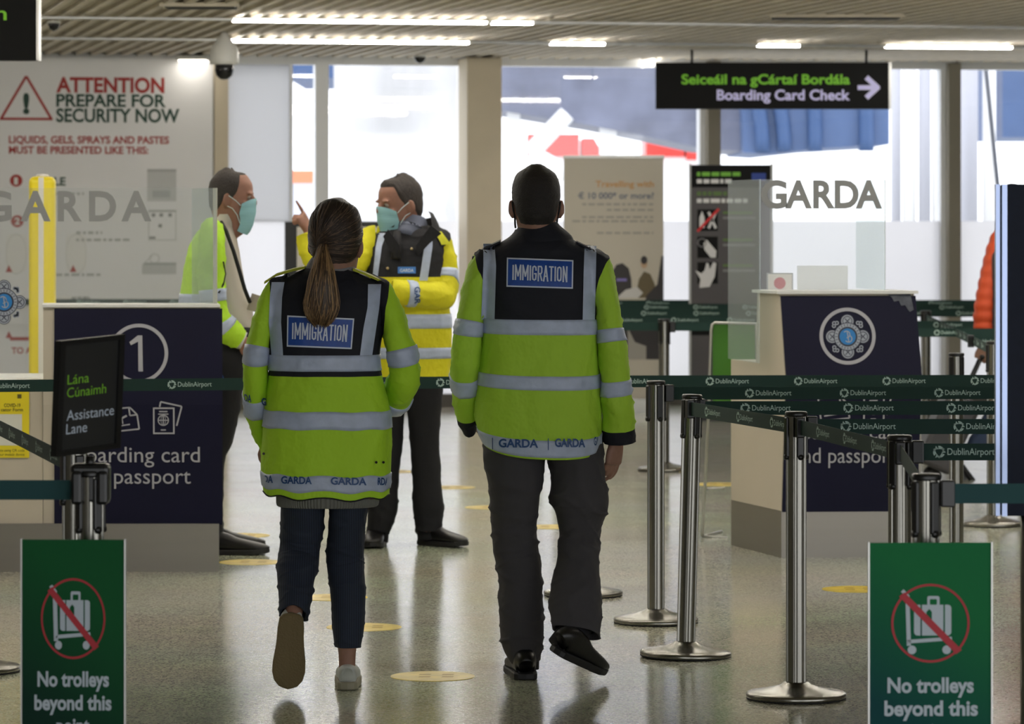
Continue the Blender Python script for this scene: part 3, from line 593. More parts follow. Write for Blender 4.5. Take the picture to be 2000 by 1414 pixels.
#PART3
# ------------------------------------------------------------------ queue posts and belts
HP = .95
def post_proto():
    t = thing('queue_post', (0, 0, 0), 'x', 'queue post', 'belt posts of the queue')
    pr = []
    for k in range(128):                                             # fluted pole: round with eight grooves
        a = 2*PI*k/128; g = abs(math.sin(a*3+.4)); r = .034-.006*(1 if g > .95 else max(0, (g-.86)/.09))
        pr.append((r*math.cos(a), r*math.sin(a)))
    vs = [(x, y, z) for z in (.03, HP-.012) for x, y in pr]
    MB().add(vs, [[i, (i+1) % 128, 128+(i+1) % 128, 128+i] for i in range(128)]+[[128+i for i in range(128)]], 0, False).build('pole', M_steel, t)
    MB().lathe([(.164, .004), (.166, .008), (.166, .017), (.160, .022), (.12, .029), (.075, .039), (.05, .047), (.042, .054), (.034, .056)], 56).build('base', M_steel, t)
    MB().lathe([(.160, 0), (.165, .001), (.165, .007), (.1, .007)], 48).build('rubber_ring', M_rub, t)
    MB().lathe([(.036, HP-.016), (.037, HP-.012), (.037, HP-.004), (.034, HP), (.0005, HP)], 40).build('cap', M_black, t)
    for k in range(4):
        M = Matrix.Rotation(k*PI/2+.35, 4, 'Z'); mb = MB()
        mb.box((-.012, -.040, HP-.15), (.012, -.027, HP-.018), 0, M, .004); mb.lathe([(.0095, -.006), (.0095, .006)], 12, 0, M @ Matrix.Translation((0, -.036, HP-.15)) @ Matrix.Rotation(PI/2, 4, 'X'))
        mb.build('belt_slot', M_black, t)
    return t
proto = post_proto(); first = True
POST = {}
def post(key, p, lab, rot=0., lean=(0, 0)):
    global first
    o = proto if first else copy_tree(proto); first = False
    o.location = p; o.rotation_euler = (lean[1], lean[0], rot); o['label'] = lab; POST[key] = Vector(p)
    return o
post('A', G(1555, 1364), 'steel belt post nearest the right-hand green sign with its whole base in view')
post('B', G(1339, 1282), 'leaning steel belt post right of the straight one beside the man', .2, (.026, 0))
post('C', G(1281, 1216), 'straight steel belt post next to the right hand of the grey-trousered man', .1)
post('D', G(1139, 1163), 'belt post hidden behind the grey trousers, only its round base showing', .3)
post('E', gs(1757, 661.), 'steel belt post just left of the front post, behind the right-hand no-trolleys sign', .5)
post('F', gs(1809, 777.), 'blurred front post that carries the right-hand no-trolleys sign', .2)
post('G', gs(1868, 414.), 'steel belt post right of the crest desk, its base hidden behind the green sign', .4)
post('H', gs(1940, 379.), 'belt post with a flat base half behind the navy board edge', .1)
post('I', gs(1297, 312.), 'far pale belt post in front of the cream banner, its base on a yellow sticker', .6)
post('J', gs(1808, 287.), 'far pale belt post just right of the crest desk', .3)
post('K', G(-53, 1311), 'belt post cut off by the frame edge beside the left-hand green sign, base showing')
post('L', gs(177, 767.), 'front post with a big black bracket that carries the left-hand no-trolleys sign', .3)
post('L2', gs(145, 700.), 'pale belt post close behind the bracketed post of the left-hand no-trolleys sign', .2)
for key, px, s, lab in (('N1', 1050, 246., 'far belt post hidden behind the grey-trousered man, farthest row'), ('N2', 1150, 257., 'far belt post hidden behind the grey-trousered man, second farthest row'),
                        ('N3', 1120, 274., 'far belt post hidden behind the grey-trousered man, third farthest row'), ('N4', 1090, 293., 'far belt post hidden behind the grey-trousered man, nearest of the far rows'), ('N5', 400, 243., 'far belt post hidden behind the bald officer')):
    post(key, gs(px, s), lab)
for key, px, sc_ in (('Q1', 2130, 462.), ('Q2', 2130, 495.), ('Q3', 2130, 538.), ('Q4', 2130, 590.), ('Q5', 2140, 661.), ('Q6', 2230, 777.), ('S1', 2060, 246.), ('S2', 2066, 257.), ('S3', 2072, 274.), ('S4', 2080, 306.), ('S5', 2086, 328.), ('S6', 2092, 352.), ('W1', -110, 478.), ('W2', -140, 767.), ('W3', -70, 243.)):
    o = post(key, gs(px, sc_), 'steel belt post standing just outside the picture'); o['group'] = 'belt posts outside the picture'
def belt(a, b, lab, logo=None, ink=True, z=.9, m=None, hh=.025, phase=None):
    """a: post key or point at the left, b: right; logo: pixel column where one printed mark starts"""
    pa = POST[a].copy() if isinstance(a, str) else Vector(a); pb = POST[b].copy() if isinstance(b, str) else Vector(b)
    L0 = (pb-pa).length; e = (pb-pa)/L0
    if isinstance(a, str): pa = pa+e*.036
    if isinstance(b, str): pb = pb-e*.036
    L = (pb-pa).length; nn = Vector((e.y, -e.x, 0))
    t = thing('barrier_belt', pa+Z*z, lab, 'belt', 'green queue belts')
    mb = MB(); mb.prism([pa+Z*(z-hh), pb+Z*(z-hh), pb+Z*(z+hh), pa+Z*(z+hh)], -nn*.002); mb.build('webbing', m or M_belt, t)
    M = Matrix.Translation(pa) @ Matrix.Rotation(math.atan2(e.y, e.x), 4, 'Z')
    mb = MB(); mb.box((0, -.014, z-.034), (.035, .014, z+.034), 0, M, .004); mb.build('belt_clip', M_black, t)
    if ink:
        mb = MB(); d = Dec(mb, None, lambda x, y, n=0.: pa+e*x+Z*(z-y)+nn*n)
        ph = phase
        if logo is not None:
            al = (logo-1000)/F      # where the ray of that column crosses the belt
            q = (al*pa.y-pa.x)/(e.x-al*e.y); ph = q
        x = (ph or 0.) % .374
        while x+.19 < L-.01:
            airport_mark(d, x+.018, 0., .036, 0, .001); d.text('DublinAirport', x+.043, x+.183, .0085, .0195, 0, .001, .004); x += .374
        if mb.v: mb.build('print', M_belt_ink, t)
    return t
def X(px, s): return gs(px, s)
belt('D', 'Q1', 'green printed belt running right from behind the man, the farthest of the long lane belts', 1378)
belt('C', 'Q2', 'green printed belt running right from the straight post, second of the long lane belts', 1455)
belt('B', 'Q3', 'green printed belt running right from the leaning post, below the second lane belt', 1647)
belt('A', 'Q4', 'green printed belt running right from the nearest based post', 1862)
belt('E', 'Q5', 'green printed belt with the largest lettering, running right from the bracketed post', 1822)
belt('F', 'Q6', 'plain teal blurred belt crossing in front of the navy board', None, False, m=M_belt2)
belt('B', 'A', 'green belt slanting from the leaning post down to the nearest based post', 1377)
belt('A', 'E', 'green belt slanting from the nearest based post down to the bracketed post', 1595)
belt('E', 'F', 'short twisted grey-green belt between the two posts above the right-hand green sign', None, False)
belt('W1', 'D', 'long green belt crossing in front of the numbered desk and behind both walking officers', 327)
belt('K', 'L2', 'green belt slanting down from the frame edge to behind the assistance lane sign', None, True, phase=.02)
belt('W2', 'L', 'plain dark teal belt running left from the bracketed post', None, False, m=M_belt2)
belt('W3', 'N5', 'far green belt in front of the printed wall, seen through the clear screen', 150)
belt('N1', 'S1', 'far green belt, top one of the stacked far rows', 1262)
belt('N2', 'S2', 'far green belt, second from the top of the stacked far rows', 1258)
belt('N3', 'S3', 'far green belt, third from the top of the stacked far rows', 1252)
belt('N4', X(1500, 293.), 'far green belt, fourth from the top, ending at the crest desk', 1420)
belt(X(1150, 310.), 'I', 'far green belt running left from the pale far post to behind the man', None, False)
belt('I', X(1560, 312.), 'far dark green belt running right from the pale far post behind the green board', None, False)
belt(X(1640, 306.), 'S4', 'far green belt right of the crest desk, upper of the pair below the gap', 1823)
belt(X(1640, 328.), 'S5', 'far green belt right of the crest desk, lower of the pair below the gap', 1824)
belt('J', 'H', 'green belt slanting down to the post by the navy board', 1825)
belt(X(1890, 352.), 'S6', 'short green belt piece passing over the orange sleeve cuff', 1894)

# ------------------------------------------------------------------ signs on posts
def trolley_sign(cx, D, w, y0, h, yaw, lab, ring_sx, cy, rr, tx, M_g):
    pl = Pl(cx, y0, D, yaw); t = thing('post_sign', P(cx, y0+h, D), lab, 'sign', 'no trolleys signs')
    x0, x1 = cx-w/2, cx+w/2
    mb = MB(); panel(mb, pl, x0, y0, x1, y0+h, .006); mb.build('board', M_g, t)
    mb = MB(); panel(mb, pl, x0-3, y0-1, x0, y0+h+2, .014, 0, .004); panel(mb, pl, x1, y0-1, x1+3, y0+h+2, .014, 0, .004); panel(mb, pl, x0-3, y0+h, x1+3, y0+h+4, .014, 0, .004); mb.build('frame', M_alu, t)
    mb = MB(); panel(mb, pl, cx-14, y0+20, cx+14, y0+60, .02, 0, -.006); mb.build('bracket', M_black, t)
    mb = MB(); d = Dec(mb, pl); q = ring_sx
    c = cx
    d.line(c-55*q, cy-64, c-44*q, cy-52, 7, 1); d.line(c-45*q, cy-54, c-42*q, cy+44, 8, 1); d.line(c-44*q, cy+36, c+42*q, cy+30, 7, 1); d.disc(c-36*q, cy+52, 8.5, 1, .001, 20, q); d.disc(c+32*q, cy+52, 8.5, 1, .001, 20, q)
    d.rrect(c-32*q, cy-36, c+41*q, cy+24, 7*q, 1, .0012); d.rrect(c-6*q, cy-53, c+18*q, cy-34, 4*q, 1, .001); d.rrect(c-1*q, cy-47, c+13*q, cy-36, 2*q, 2, .0014)
    d.line(c-18*q, cy-36, c-18*q, cy+24, 3*q, 2, .0016); d.line(c+27*q, cy-36, c+27*q, cy+24, 3*q, 2, .0016); d.poly([(c-8*q, cy-22), (c-2*q, cy-28), (c+3*q, cy-22), (c+3*q, cy+2), (c-8*q, cy+2)], 2, .0018)
    SM = [M_red2, M_sgw, M_g]; mb.build('pictogram', SM, t); mb = MB(); d = Dec(mb, pl)
    d.ring(c, cy, rr-4.5, rr, 0, .002, 64, q); s = rr*.72
    d.poly([(c-s*q-6*q, cy-s+3), (c-s*q+5*q, cy-s-5), (c+s*q+6*q, cy+s-3), (c+s*q-5*q, cy+s+5)], 0, .0024)
    mb.build('prohibition_ring', SM, t); mb = MB(); d = Dec(mb, pl)
    for (txt, a, b, base) in tx: d.text(txt, a, b, base, 29, 1, .001, .03)
    mb.build('lettering', SM, t)
    return t
M_red2 = mat('sign_red', '#a3202c', .6); M_sgw = mat('sign_ink', '#a9b4bd', .6)
def grad(name, c1, c2, axis):
    m = mat(name, c1, .6, spec=.12); n = m.node_tree.nodes; l = m.node_tree.links
    tc = n.new('ShaderNodeTexCoord'); sp = n.new('ShaderNodeSeparateXYZ'); l.new(tc.outputs['Generated'], sp.inputs[0])
    ad = n.new('ShaderNodeMath'); ad.operation = 'MULTIPLY_ADD'; l.new(sp.outputs[0], ad.inputs[0]); ad.inputs[1].default_value = axis; l.new(sp.outputs[2], ad.inputs[2])
    r = n.new('ShaderNodeValToRGB'); l.new(ad.outputs[0], r.inputs[0]); r.color_ramp.elements[0].position = .35; r.color_ramp.elements[1].position = 1.15
    r.color_ramp.elements[0].color = lin(c2); r.color_ramp.elements[1].color = lin(c1); l.new(r.outputs[0], n['Principled BSDF'].inputs['Base Color']); return m
M_gr1 = grad('poster_green', '#11502a', '#0a2c22', .35); M_gr2 = grad('poster_green_teal', '#146438', '#083c3e', .35)
trolley_sign(1817, 9.66, 238, 1060, 470, .03, 'green no-trolleys sign on the right-hand front post, below the teal belt', 1.0, 1217, 77, [('No trolleys', 1733, 1902, 1352), ('beyond this', 1727, 1910, 1397), ('point', 1778, 1858, 1442)], M_gr2)
trolley_sign(143, 9.78, 200, 1054, 470, -.03, 'green no-trolleys sign on the left-hand front post, below the assistance lane sign', .80, 1208, 79, [('No trolleys', 73, 213, 1340), ('beyond this', 67, 218, 1386), ('point', 110, 175, 1431)], M_gr1)
# assistance lane sign: a black framed board turned away to the right
class Pl3:
    def __init__(s, TL, TR, BL, px0, py0, px1, py1):
        s.O = TL; s.X = (TR-TL)/(px1-px0); y = BL-TL; s.Y = y/(py1-py0); s.px, s.py = px0, py0
        s.N = s.X.cross(-s.Y).normalized(); s.N = -s.N if s.N.y > 0 else s.N
    def at(s, x, y, n=0.): return s.O+s.X*(x-s.px)+s.Y*(y-s.py)+s.N*n
Dl = 9.92
pl = Pl3(P(117, 668, Dl-.10), P(240, 655, Dl+.10), P(108, 890, Dl-.10), 0, 0, 100, 100)
t = thing('post_sign', P(176, 900, Dl), 'small black framed assistance lane sign with green and white words, turned on its post', 'sign')
mb = MB(); panel(mb, pl, 0, 0, 100, 100, .012); mb.build('board', mat('sign_slate', '#1b1c1c', .5), t)
mb = MB()
for q in ((-1, -1, 101, 3.5), (-1, 96.5, 101, 101), (-1, 3.5, 7, 96.5), (93, 3.5, 101, 96.5)): panel(mb, pl, *q, .02, 0, .006)
mb.build('frame', M_black, t)
mb = MB(); d = Dec(mb, pl)
d.text('Lána', 14, 48, 38.5, 8.5, 0, .001); d.text('Cúnaimh', 14, 76, 50, 8.5, 0, .001); d.text('Assistance', 15, 90, 70.5, 9, 1, .001); d.text('Lane', 15, 48, 82.5, 9, 1, .001)
mb.build('lettering', [mat('lane_green', '#78b62a', .5), mat('lane_white', '#b9c4d2', .5)], t)
mb = MB(); a = P(176, 918, Dl); mb.rod(a-Z*.0, a+Z*.036, .012); mb.build('stem', M_black, t)
mb = MB(); mb.box((-.05, -.03, HP-.085), (.05, .03, HP+.018), 0, Matrix.Translation(POST['L']), .012)
mb.box((-.046, -.043, HP-.085), (-.018, .03, HP+.0), 0, Matrix.Translation(POST['L']), .008); mb.box((.02, -.043, HP-.085), (.048, .03, HP+.0), 0, Matrix.Translation(POST['L']), .008); mb.build('clamp', M_black, t)
# navy board at the right
D = 10.55; t = thing('navy_board', Vector(((2060-1000)/F*D, D, 0)), 'navy upright board with bright metal edges at the frame edge', 'board')
pl = Pl(2060, 700, D)
mb = MB(); panel(mb, pl, 1966, 360, 2170, 1008, .03, 0, -.006); mb.build('board', mat('board_navy', '#0e1628', .6, spec=.2, nz=(40, .15)), t)
mb = MB()
for x0, x1, n in ((1946, 1954, -.01), (1957, 1967, .004), (2170, 2180, .004)): mb.prism([pl.at(x0, 360, n), pl.at(x1, 360, n), pl.at(x1, 1008, n), pl.at(x0, 1008, n)], -pl.N*.03)
mb.build('edge_rail', mat('rail_blue_alu', '#a9b8dc', .3, .6), t)
mb = MB(); panel(mb, pl, 1953, 362, 1958, 1006, .02, 0, -.014); mb.build('edge_groove', mat('groove', '#39435f', .5), t)
for x in (2010, 2120):
    mb = MB(); b = pl.at(x, 1000, -.03); mb.rod((b.x, b.y, .02), (b.x, b.y, b.z+.3), .02, 14); mb.box((b.x-.05, b.y-.25, 0), (b.x+.05, b.y+.25, .02)); mb.build('foot', M_steel, t)

# ------------------------------------------------------------------ floor stickers
for px, py, lab in ((845, 1321, 'yellow round floor sticker between the two walking officers, nearest of all'), (711, 1225, 'yellow round floor sticker behind the planted white shoe of the woman'), (650, 1167, 'yellow round floor sticker between the shins of the woman'),
                    (490, 1098, 'yellow round floor sticker beside the black shoes of the bald officer'), (470, 1046, 'yellow round floor sticker behind the black shoes of the bald officer'), (770, 921, 'yellow round floor sticker seen between the legs of the pointing officer'), (880, 952, 'yellow round floor sticker just left of the grey trousers, farther one'),
                    (960, 991, 'yellow round floor sticker half hidden by the left grey trouser leg'), (1075, 1029, 'yellow round floor sticker seen between the grey trouser legs'), (1672, 1151, 'yellow round floor sticker left of the right-hand green sign'),
                    (1318, 919, 'yellow round floor sticker under the base of the far pale post'), (1402, 946, 'yellow round floor sticker behind the wire foot of the green board')):
    p = G(px, py); mb = MB(); mb.lathe([(.146, 0), (.146, .0015), (.0005, .0016)], 48, 0, Matrix.Translation(p), False)
    T = p+Z*.002
    for dx in (-.05, .03):
        for sy in (-.03, .035): mb.add([T+Vector((dx, sy-.012, 0)), T+Vector((dx+.04, sy-.012, 0)), T+Vector((dx+.045, sy+.02, 0)), T+Vector((dx+.005, sy+.02, 0))], [[0, 1, 2, 3]], 1)
    mb.build('floor_sticker', [M_disc, mat('sticker_mark', '#a98a2c', .5)], loc=p, label=lab, cat='floor sticker', group='distance stickers on the floor')
#PART4
# ------------------------------------------------------------------ people: tools
from mathutils.bvhtree import BVHTree
def cr(a, b, c, d, t):
    return .5*((2*b)+(c-a)*t+(2*a-5*b+4*c-d)*t*t+(3*b-a-3*c+d)*t*t*t)
class Tube:
    """soft tube through rings (centre, half width, half depth, squareness)"""
    def __init__(s, keys, ref=(1, 0, 0), disp=None, dz=None, flat=False):
        s.flat = flat; s.k = [(Vector(k[0]), k[1], k[2], k[3] if len(k) > 3 else 2.) for k in keys]; s.ref = Vector(ref); s.disp = disp; s.dz = dz; s.n = len(keys)-1
    def get(s, t):
        t = max(0., min(s.n-1e-6, t)); i = int(t); f = t-i; k = s.k
        a = k[max(i-1, 0)]; b = k[i]; c = k[i+1]; d = k[min(i+2, s.n)]
        return tuple(cr(a[j], b[j], c[j], d[j], f) for j in range(4))
    def fr(s, t):
        if s.flat: return Vector((0, 0, -1)), s.ref, Vector((0, 0, -1)).cross(s.ref)
        e = .06; T = (s.get(t+e)[0]-s.get(t-e)[0]).normalized()
        S = (s.ref-T*s.ref.dot(T)).normalized(); return T, S, T.cross(S)
    def P(s, u, t, off=0., raw=False):
        c, rx, ry, e = s.get(t); T, S, B = s.fr(t); a = 2*PI*u; ca, sa = math.cos(a), math.sin(a); q = 2/max(e, 1.2)
        x = math.copysign(abs(ca)**q, ca); y = math.copysign(abs(sa)**q, sa)
        d = (S*(x*rx)+B*(y*ry)); nrm = (S*(x/max(rx, 1e-4))+B*(y/max(ry, 1e-4))).normalized(); p = c+d
        if s.dz: p = p+s.dz(u, t)
        o = off+(s.disp(p, u, t) if s.disp and not raw else 0.)
        return p+nrm*o
    def t_at(s, py):                       # parameter where the centre line passes the row py of the photo
        best = min(range(0, s.n*40+1), key=lambda i: abs(row_of(s.get(i/40)[0])-py)); return best/40
    def mesh(s, mb, nu=48, rows=None, nt=40, off=0., mi=None, cap0=True, cap1=True, lip=0., warp=None, M=None, raw=False):
        rows = sorted(set(rows or [])|set(s.n*i/nt for i in range(nt+1)))
        vs = []; fs = []; ms = []; W = warp or (lambda u, t: t)
        for t in rows:
            for k in range(nu): vs.append(s.P(k/nu, W(k/nu, t), off, raw))
        R = len(rows)
        for i in range(R-1):
            m = mi((rows[i]+rows[i+1])/2) if callable(mi) else (mi or 0)
            for k in range(nu): k2 = (k+1) % nu; fs.append([i*nu+k, i*nu+k2, (i+1)*nu+k2, (i+1)*nu+k]); ms.append(m)
        if lip:                             # turned-in hem at the end
            for h, q in ((.0, .006), (lip, .012)):
                for k in range(nu): vs.append(s.P(k/nu, W(k/nu, max(0, s.n-h)), off-q, raw))
            for j in range(2):
                for k in range(nu):
                    k2 = (k+1) % nu; a = (R-1+j)*nu; fs.append([a+k, a+k2, a+nu+k2, a+nu+k]); ms.append(ms[-1])
        if cap0: fs.append([k for k in range(nu)][::-1]); ms.append(ms[0])
        if cap1 and not lip: fs.append([(R-1)*nu+k for k in range(nu)]); ms.append(ms[-1])
        o = len(mb.v)
        for v in vs: mb.v.append(M @ v if M else v)
        for f, m in zip(fs, ms): mb.f.append([o+i for i in f]); mb.m.append(m); mb.sm.append(True)
    def patch(s, mb, u0, u1, t0, t1, nu=40, nt=4, off=.003, mi=0, warp=None, M=None):
        W = warp or (lambda u, t: t); vs = []; full = abs(u1-u0-1) < 1e-6
        for j in range(-1, nt+2):
            q = min(max(j, 0), nt)/nt; o = off if 0 <= j <= nt else off-.004
            for i in range(nu+1): u = u0+(u1-u0)*i/nu; vs.append(s.P(u, W(u, t0+(t1-t0)*q), o))
        n = nu+1; fs = [[j*n+i, j*n+i+1, (j+1)*n+i+1, (j+1)*n+i] for j in range(nt+2) for i in range(nu)]
        mb.add(vs, fs, mi, True, M)
def row_of(p): return HOR-(p.z-EYE)*F/p.y
def cloth(amp, seed, f=(7, 7, 9), ext=None):
    sd = Vector((seed*3.1, seed*1.7, seed*2.3)); sg = 1 if int(seed*7) % 2 else -1
    def g(p, u, t):
        a = noise.noise(Vector((p.x*f[0], p.y*f[1], p.z*f[2]))+sd)
        w = noise.noise(Vector((p.x*3, p.y*3, p.z*3))+sd*1.3)*.9
        k = noise.noise(Vector((p.x*f[0]*.55+p.z*2.2*sg+w, p.y*f[1]*.5, p.z*f[2]*1.15+p.x*3.5*sg+w))+sd*2); rg = max(0., 1-5.5*abs(k))
        k2 = noise.noise(Vector((p.x*f[0]*1.5-p.z*3*sg+w, p.y*f[1], p.z*f[2]*1.9-p.x*4*sg-w))+sd*3); rg2 = max(0., 1-6*abs(k2))
        return amp*(a*.6+rg*rg*.55+rg2*rg2*.28-.2)+(ext(p, u, t) if ext else 0)
    return g
def remesh(mb, vox, smooth=3):
    me = bpy.data.meshes.new('tmp'); me.from_pydata(mb.v, [], mb.f); me.update()
    o = bpy.data.objects.new('tmp', me); C.objects.link(o)
    m = o.modifiers.new('r', 'REMESH'); m.mode = 'VOXEL'; m.voxel_size = vox; m.use_smooth_shade = True
    m2 = o.modifiers.new('s', 'SMOOTH'); m2.factor = .5; m2.iterations = smooth
    dg = bpy.context.evaluated_depsgraph_get(); r = bpy.data.meshes.new_from_object(o.evaluated_get(dg))
    bpy.data.objects.remove(o); bpy.data.meshes.remove(me); return r
M_skin = mat('skin', '#96705e', .55, nz=(40, .1)); M_skin2 = mat('skin_ruddy', '#8f6554', .55, nz=(40, .1))
M_lime = mat('fluorescent_lime', '#acd92a', .75, bump=(12, .7, .03), stretch=(1, 1, .8)); M_yell = mat('fluorescent_yellow', '#cfc80f', .75, bump=(12, .7, .03), stretch=(1, 1, .8)); M_lime2 = mat('fluorescent_lime_mid', '#a6cf36', .75, bump=(12, .7, .03), stretch=(1, 1, .8))
M_jnavy = mat('jacket_navy', '#0d101c', .8, bump=(16, .5, .012)); M_jblack = mat('jacket_black', '#141318', .8, bump=(14, .5, .012))
M_refl = mat('reflective_tape', '#b2bed6', .42, .0, nz=(22, .14), bump=(45, .35, .004)); M_reflk = mat('tape_ink', '#23497e', .5); M_spark = mat('tape_glint', '#dde6f2', .25, .3)
M_grey_tr = mat('trouser_grey', '#3f3d40', .85, nz=(5, .1), bump=(12, .6, .014), stretch=(1, 1, .7)); M_navy_tr = mat('trouser_navy', '#1c2433', .85, bump=(12, .6, .014), stretch=(1, 1, .7)); M_black_tr = mat('trouser_black', '#0d0d12', .85, bump=(12, .6, .014), stretch=(1, 1, .7))
M_shoe_k = mat('shoe_black', '#0e0d0e', .38, bump=(60, .08)); M_sole_k = mat('sole_black', '#161516', .6); M_hair = mat('hair_brown', '#1e1713', .6, nz=(220, .4), bump=(300, .5)); M_hair2 = mat('hair_grey_brown', '#332b27', .65, nz=(160, .35), bump=(240, .5))
M_mask = mat('mask_blue', '#86b3bb', .7, bump=(60, .15), stretch=(.2, .2, 3)); M_strap = mat('mask_strap', '#c8d4d6', .6); M_eye = mat('eye_white', '#8a7d74', .3); M_iris = mat('eye_iris', '#33271f', .2); M_patch = mat('patch_blue', '#16489e', .5, nz=(60, .2)); M_patch_w = mat('patch_white', '#c9d2e2', .5)
# stripes woven into the woman's trousers
def pinstripe():
    n = M_navy_tr.node_tree.nodes; l = M_navy_tr.node_tree.links; tc = n.new('ShaderNodeTexCoord'); w = n.new('ShaderNodeTexWave'); w.inputs['Scale'].default_value = 42; w.bands_direction = 'X'
    l.new(tc.outputs['Object'], w.inputs['Vector']); r = n.new('ShaderNodeValToRGB'); l.new(w.outputs['Fac'], r.inputs[0]); r.color_ramp.elements[0].position = .75
    r.color_ramp.elements[0].color = lin('#1a2231'); r.color_ramp.elements[1].color = lin('#2a3446'); l.new(r.outputs[0], n['Principled BSDF'].inputs['Base Color'])
pinstripe()

HEADK = [(-.13, .060, .036, -.078), (-.06, .057, .040, -.074), (-.012, .050, .080, -.070), (.006, .056, .093, -.074), (.03, .063, .098, -.082), (.055, .068, .098, -.090), (.08, .072, .096, -.096), (.105, .0745, .092, -.101), (.13, .0765, .098, -.104), (.155, .0775, .098, -.105), (.18, .0755, .090, -.102), (.205, .068, .074, -.090), (.222, .056, .054, -.073), (.234, .038, .030, -.048), (.2395, .018, .008, -.022), (.240, .004, -.004, -.010)]
def head_tube(): return Tube([(Vector((0, (f+b)/2, z)), w, (f-b)/2, 2.15) for z, w, f, b in HEADK])
HT = head_tube()
def head_t(z):
    for i in range(len(HEADK)-1):
        if HEADK[i][0] <= z <= HEADK[i+1][0]: return i+(z-HEADK[i][0])/(HEADK[i+1][0]-HEADK[i][0])
    return 0. if z < 0 else HT.n
def add_head(mb, M, ears=1.):
    HT.mesh(mb, 40, nt=60, M=M)
    Tube([(Vector((0, .090, .130)), .008, .010), (Vector((0, .103, .112)), .010, .011), (Vector((0, .112, .096)), .013, .012), (Vector((0, .106, .084)), .017, .010), (Vector((0, .094, .080)), .012, .008)], (1, 0, 0)).mesh(mb, 16, nt=12, M=M)
    for sx in (-1, 1):
        mb.ball((0, 0, 0), (.030, .010, .007), 8, 0, M @ Matrix.Translation((sx*.033, .092, .136)))           # brow
        mb.ball((0, 0, 0), (.020, .018, .014), 8, 0, M @ Matrix.Translation((sx*.046, .066, .088)))           # cheek
        E = M @ Matrix.Translation((sx*.080, -.010, .098)) @ Matrix.Rotation(sx*.45, 4, 'Z') @ Matrix.Rotation(-.2, 4, 'X')
        mb.ball((0, 0, 0), (.0085, .021*ears, .034*ears), 10, 0, E); mb.ball((sx*.006, -.012, .004), (.006, .012, .028*ears), 8, 0, E)
    mb.ball((0, 0, 0), (.024, .008, .006), 8, 0, M @ Matrix.Translation((0, .098, .056))); mb.ball((0, 0, 0), (.021, .008, .006), 8, 0, M @ Matrix.Translation((0, .096, .046)))
def eyes(M, parent):
    for sx in (-1, 1):
        mb = MB(); mb.ball((sx*.032, .083, .118), .0125, 10, 0, M); mb.ball((sx*.032, .0915, .118), .0055, 8, 1, M); mb.build('eye', [M_eye, M_iris], parent)
def HN(u, t, o):                            # head surface lifted along its true normal
    a, b = HT.P(u+.01, t), HT.P(u-.01, t); c, d = HT.P(u, min(t+.05, HT.n)), HT.P(u, t-.05); p = HT.P(u, t)
    n = (a-b).cross(c-d); q = p-Vector((0, -.005, .12)); n = n.normalized() if n.length > 1e-9 else Z
    if n.dot(q) < 0: n = -n
    if p.z > .210: n = n.lerp(Z, min(1, (p.z-.210)/.02)).normalized()
    return p+n*o
def hairline(front, side=.088, back=.045):
    def f(u):
        a = math.sin(2*PI*u)
        if a < -.25: return back+(side-back)*max(0, (a+.6)/.35) if a > -.6 else back
        if a < .18: return side
        q = min(1, (a-.18)/.5); return side+.025+(front-side-.025)*q*q*(3-2*q)
    return f
def add_hair(name, M, parent, zmin, m, thick=.009, bumps=.002):
    mb = MB(); nu, nt = 90, 34; vs = []
    for i in range(nu):
        u = i/nu; t0 = head_t(zmin(u))
        for j in range(nt+1):
            q = j/nt; t = t0+(HT.n-t0)*q; e = min(1., j/5); p = HT.P(u, t)
            vs.append(HN(u, t, -.003+(thick+.003)*e+bumps*e*noise.noise(p*90)*(1 if q < .9 else 0)))
    n = nt+1; fs = [[i*n+j, ((i+1) % nu)*n+j, ((i+1) % nu)*n+j+1, i*n+j+1] for i in range(nu) for j in range(nt)]+[[i*n+nt for i in range(nu)]]
    mb.add(vs, fs, 0, True, M); return mb.build(name, m, parent)
def sock(pts, r, parent):
    mb = MB(); mb.path(pts, [r]*len(pts), 16); mb.build('sock', M_jblack, parent)
def add_mask(M, parent):
    mb = MB(); nu, nt = 24, 12; vs = []
    for j in range(nt+1):
        q = j/nt; z = -.018+.108*q
        for i in range(nu+1):
            w = (i/nu-.5)*2; u = .25+w*(.185-.05*abs(q-.5)); zz = z+(.0 if q < .3 else -.018*w*w*(q-.3))-(.012*w*w*(.3-q) if q < .3 else 0)
            o = .0135+.012*math.exp(-(w/.30)**2)*(.35+.65*q)+.0012*math.sin(q*16); p = HT.P(u, head_t(max(-.02, zz)), o); vs.append(p if zz > -.02 else p)
    n = nu+1; mb.add(vs, [[j*n+i, j*n+i+1, (j+1)*n+i+1, (j+1)*n+i] for j in range(nt) for i in range(nu)], 0, True, M)
    o = mb.build('face_mask', M_mask, parent)
    for sx in (-1, 1):
        for z0, z1 in ((.07, .125), (.0, .075)):
            mb = MB(); u0 = .25+(-sx)*.17
            mb.path([M @ HT.P(u0, head_t(z0), .013), M @ HT.P(u0-sx*.03, head_t((z0*.6+z1*.4)), .009), M @ HT.P(u0-sx*.06, head_t(z1*.8+z0*.2), .008), M @ Vector((sx*.082, -.012, z1))], .0022, 6); mb.build('mask_strap', M_strap, o)
    return o
